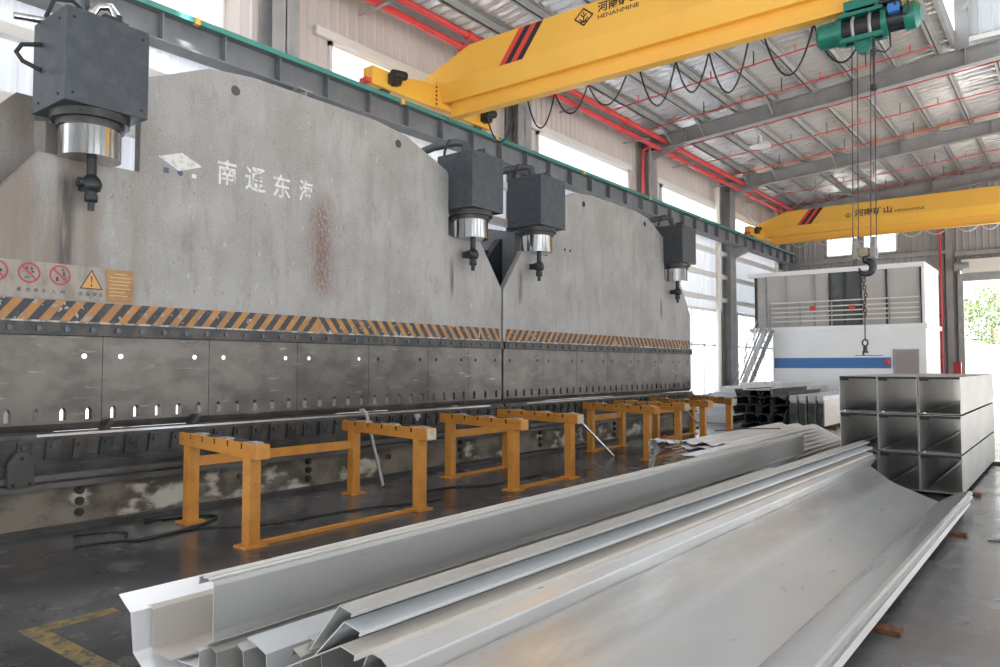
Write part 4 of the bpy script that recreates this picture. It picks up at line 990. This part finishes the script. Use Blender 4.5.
MB().box(-5.13, -5.07, YO - .03, YO, 0, 2.18).box(-4.40, -4.34, YO - .03, YO, 0, 2.18).box(-5.13, -4.34, YO - .03, YO, 2.12, 2.18).build('door_frame', STRUCT_L, dr)
MB().cyl((-4.48, YO - .07, 1.05), (-4.48, YO - .02, 1.05), .03, n=10).build('door_handle', BRIGHT_BOLT, dr)
MB().box(-6.35, -5.45, YO - .006, YO, 1.96, 1.985).build('slogan_line', BLUE, of)
for x, z in ((-7.75, 3.72), (-6.4, 3.70)): tag(MB().box(x - .1, x + .1, YO - .13, YO - .105, z - .08, z + .08).build('red_notice', STRIPE_RED), 'small red notice on the office balcony rail, %s' % ('left one' if x < -7 else 'right one by the dark glass'), 'notice')
tag(MB().lathe((-5.3, YO - .12, 1.72), [(.02, -.09), (.09, -.07), (.1, 0), (.09, .07), (.02, .09)], 12).build('alarm_bell', STRIPE_RED), 'red alarm bell on the blue band left of the office door', 'bell')
tag(MB().box(-4.35, -4.15, YO - .25, YO - .05, 0, 1.3).build('fire_cabinet', mat('dark red enamel', (.35, .02, .06), .4)), 'dark red fire cabinet at the office corner', 'cabinet')
tag(MB().box(-3.98, -3.72, 34.6, 34.85, 0, 1.75).build('fire_cabinet', mat('red enamel', (.5, .03, .05), .4)), 'tall red fire cabinet beside the roll-up doorway', 'cabinet')
# staircase to the balcony
st = thing('staircase', (-10.1, YO - 1, 0), 'grey steel staircase rising to the left end of the office balcony', 'staircase')
sx0, sx1 = -10.35, -9.25
for k in range(14):
    f = k / 13; MB().box(sx0 + (sx1 - sx0) * f - .13, sx0 + (sx1 - sx0) * f + .13, YO - 1.0, YO - .2, .2 + 2.75 * f - .02, .2 + 2.75 * f).build('tread', STRUCT_L, st)
for y in (YO - 1.02, YO - .18):
    MB().obox((sx0 - .1, y, .05), (sx1 + .05, y, 2.95), .03, .16).build('stringer', STRUCT_L, st)
    for dz in (.35, .65, .95): MB().tube([(sx0 - .1, y, .1 + dz), (sx1, y, 2.9 + dz)], .02, 6).build('handrail', STRUCT_L, st)
    for f in (0, .33, .66, 1): MB().cyl((sx0 + (sx1 - sx0) * f, y, .2 + 2.75 * f), (sx0 + (sx1 - sx0) * f, y, 1.1 + 2.75 * f), .02, n=6).build('baluster', STRUCT_L, st)

# ================================================================== OUTSIDE
wl = thing('boundary_fence', (0, 46, 0), 'white boundary wall outside beyond the roll-up doorway', 'fence')
MB().box(-24, 16, 46, 46.3, 0, 2.7).build('wall_panel', CONC_OUT, wl)
for k in range(14): MB().box(-24 + k * 2.8, -23.8 + k * 2.8, 45.88, 46, 0, 2.9).build('post', CONC_OUT, wl)
def tree(x, y, hh, rad, label, sd):
    t = thing('tree', (x, y, 0), label, 'tree', 'trees outside the doorway'); r = random.Random(sd)
    MB().tube([(x, y, 0), (x + .1, y, hh * .3), (x - .1, y + .1, hh * .6)], [.22, .17, .1], 8).build('trunk', BARK, t)
    mb = MB()
    for k in range(4200):
        while True:
            p = Vector((r.uniform(-1, 1), r.uniform(-1, 1), r.uniform(-1, 1)))
            if .35 < p.length < 1: break
        q = Vector((x + p.x * rad, y + p.y * rad, hh * .62 + p.z * hh * .36))
        if math.sin(p.x * 5 + sd) + math.sin(p.z * 6) + math.sin(p.y * 5) < -.5: continue
        a = Vector((r.gauss(0, 1), r.gauss(0, 1), r.gauss(0, 1))).normalized(); b = a.orthogonal().normalized(); s = r.uniform(.08, .17)
        mb.add([q - a * s, q + b * s * .5, q + a * s, q - b * s * .5], [(0, 1, 2, 3)])
    mb.build('foliage', LEAF, t)
tree(-11.2, 52, 6.4, 2.6, 'leafy green tree outside the doorway, left one by the door guide', 1)
tree(-4.2, 56, 7.0, 3.0, 'leafy green tree outside the doorway, right one in the opening', 2)
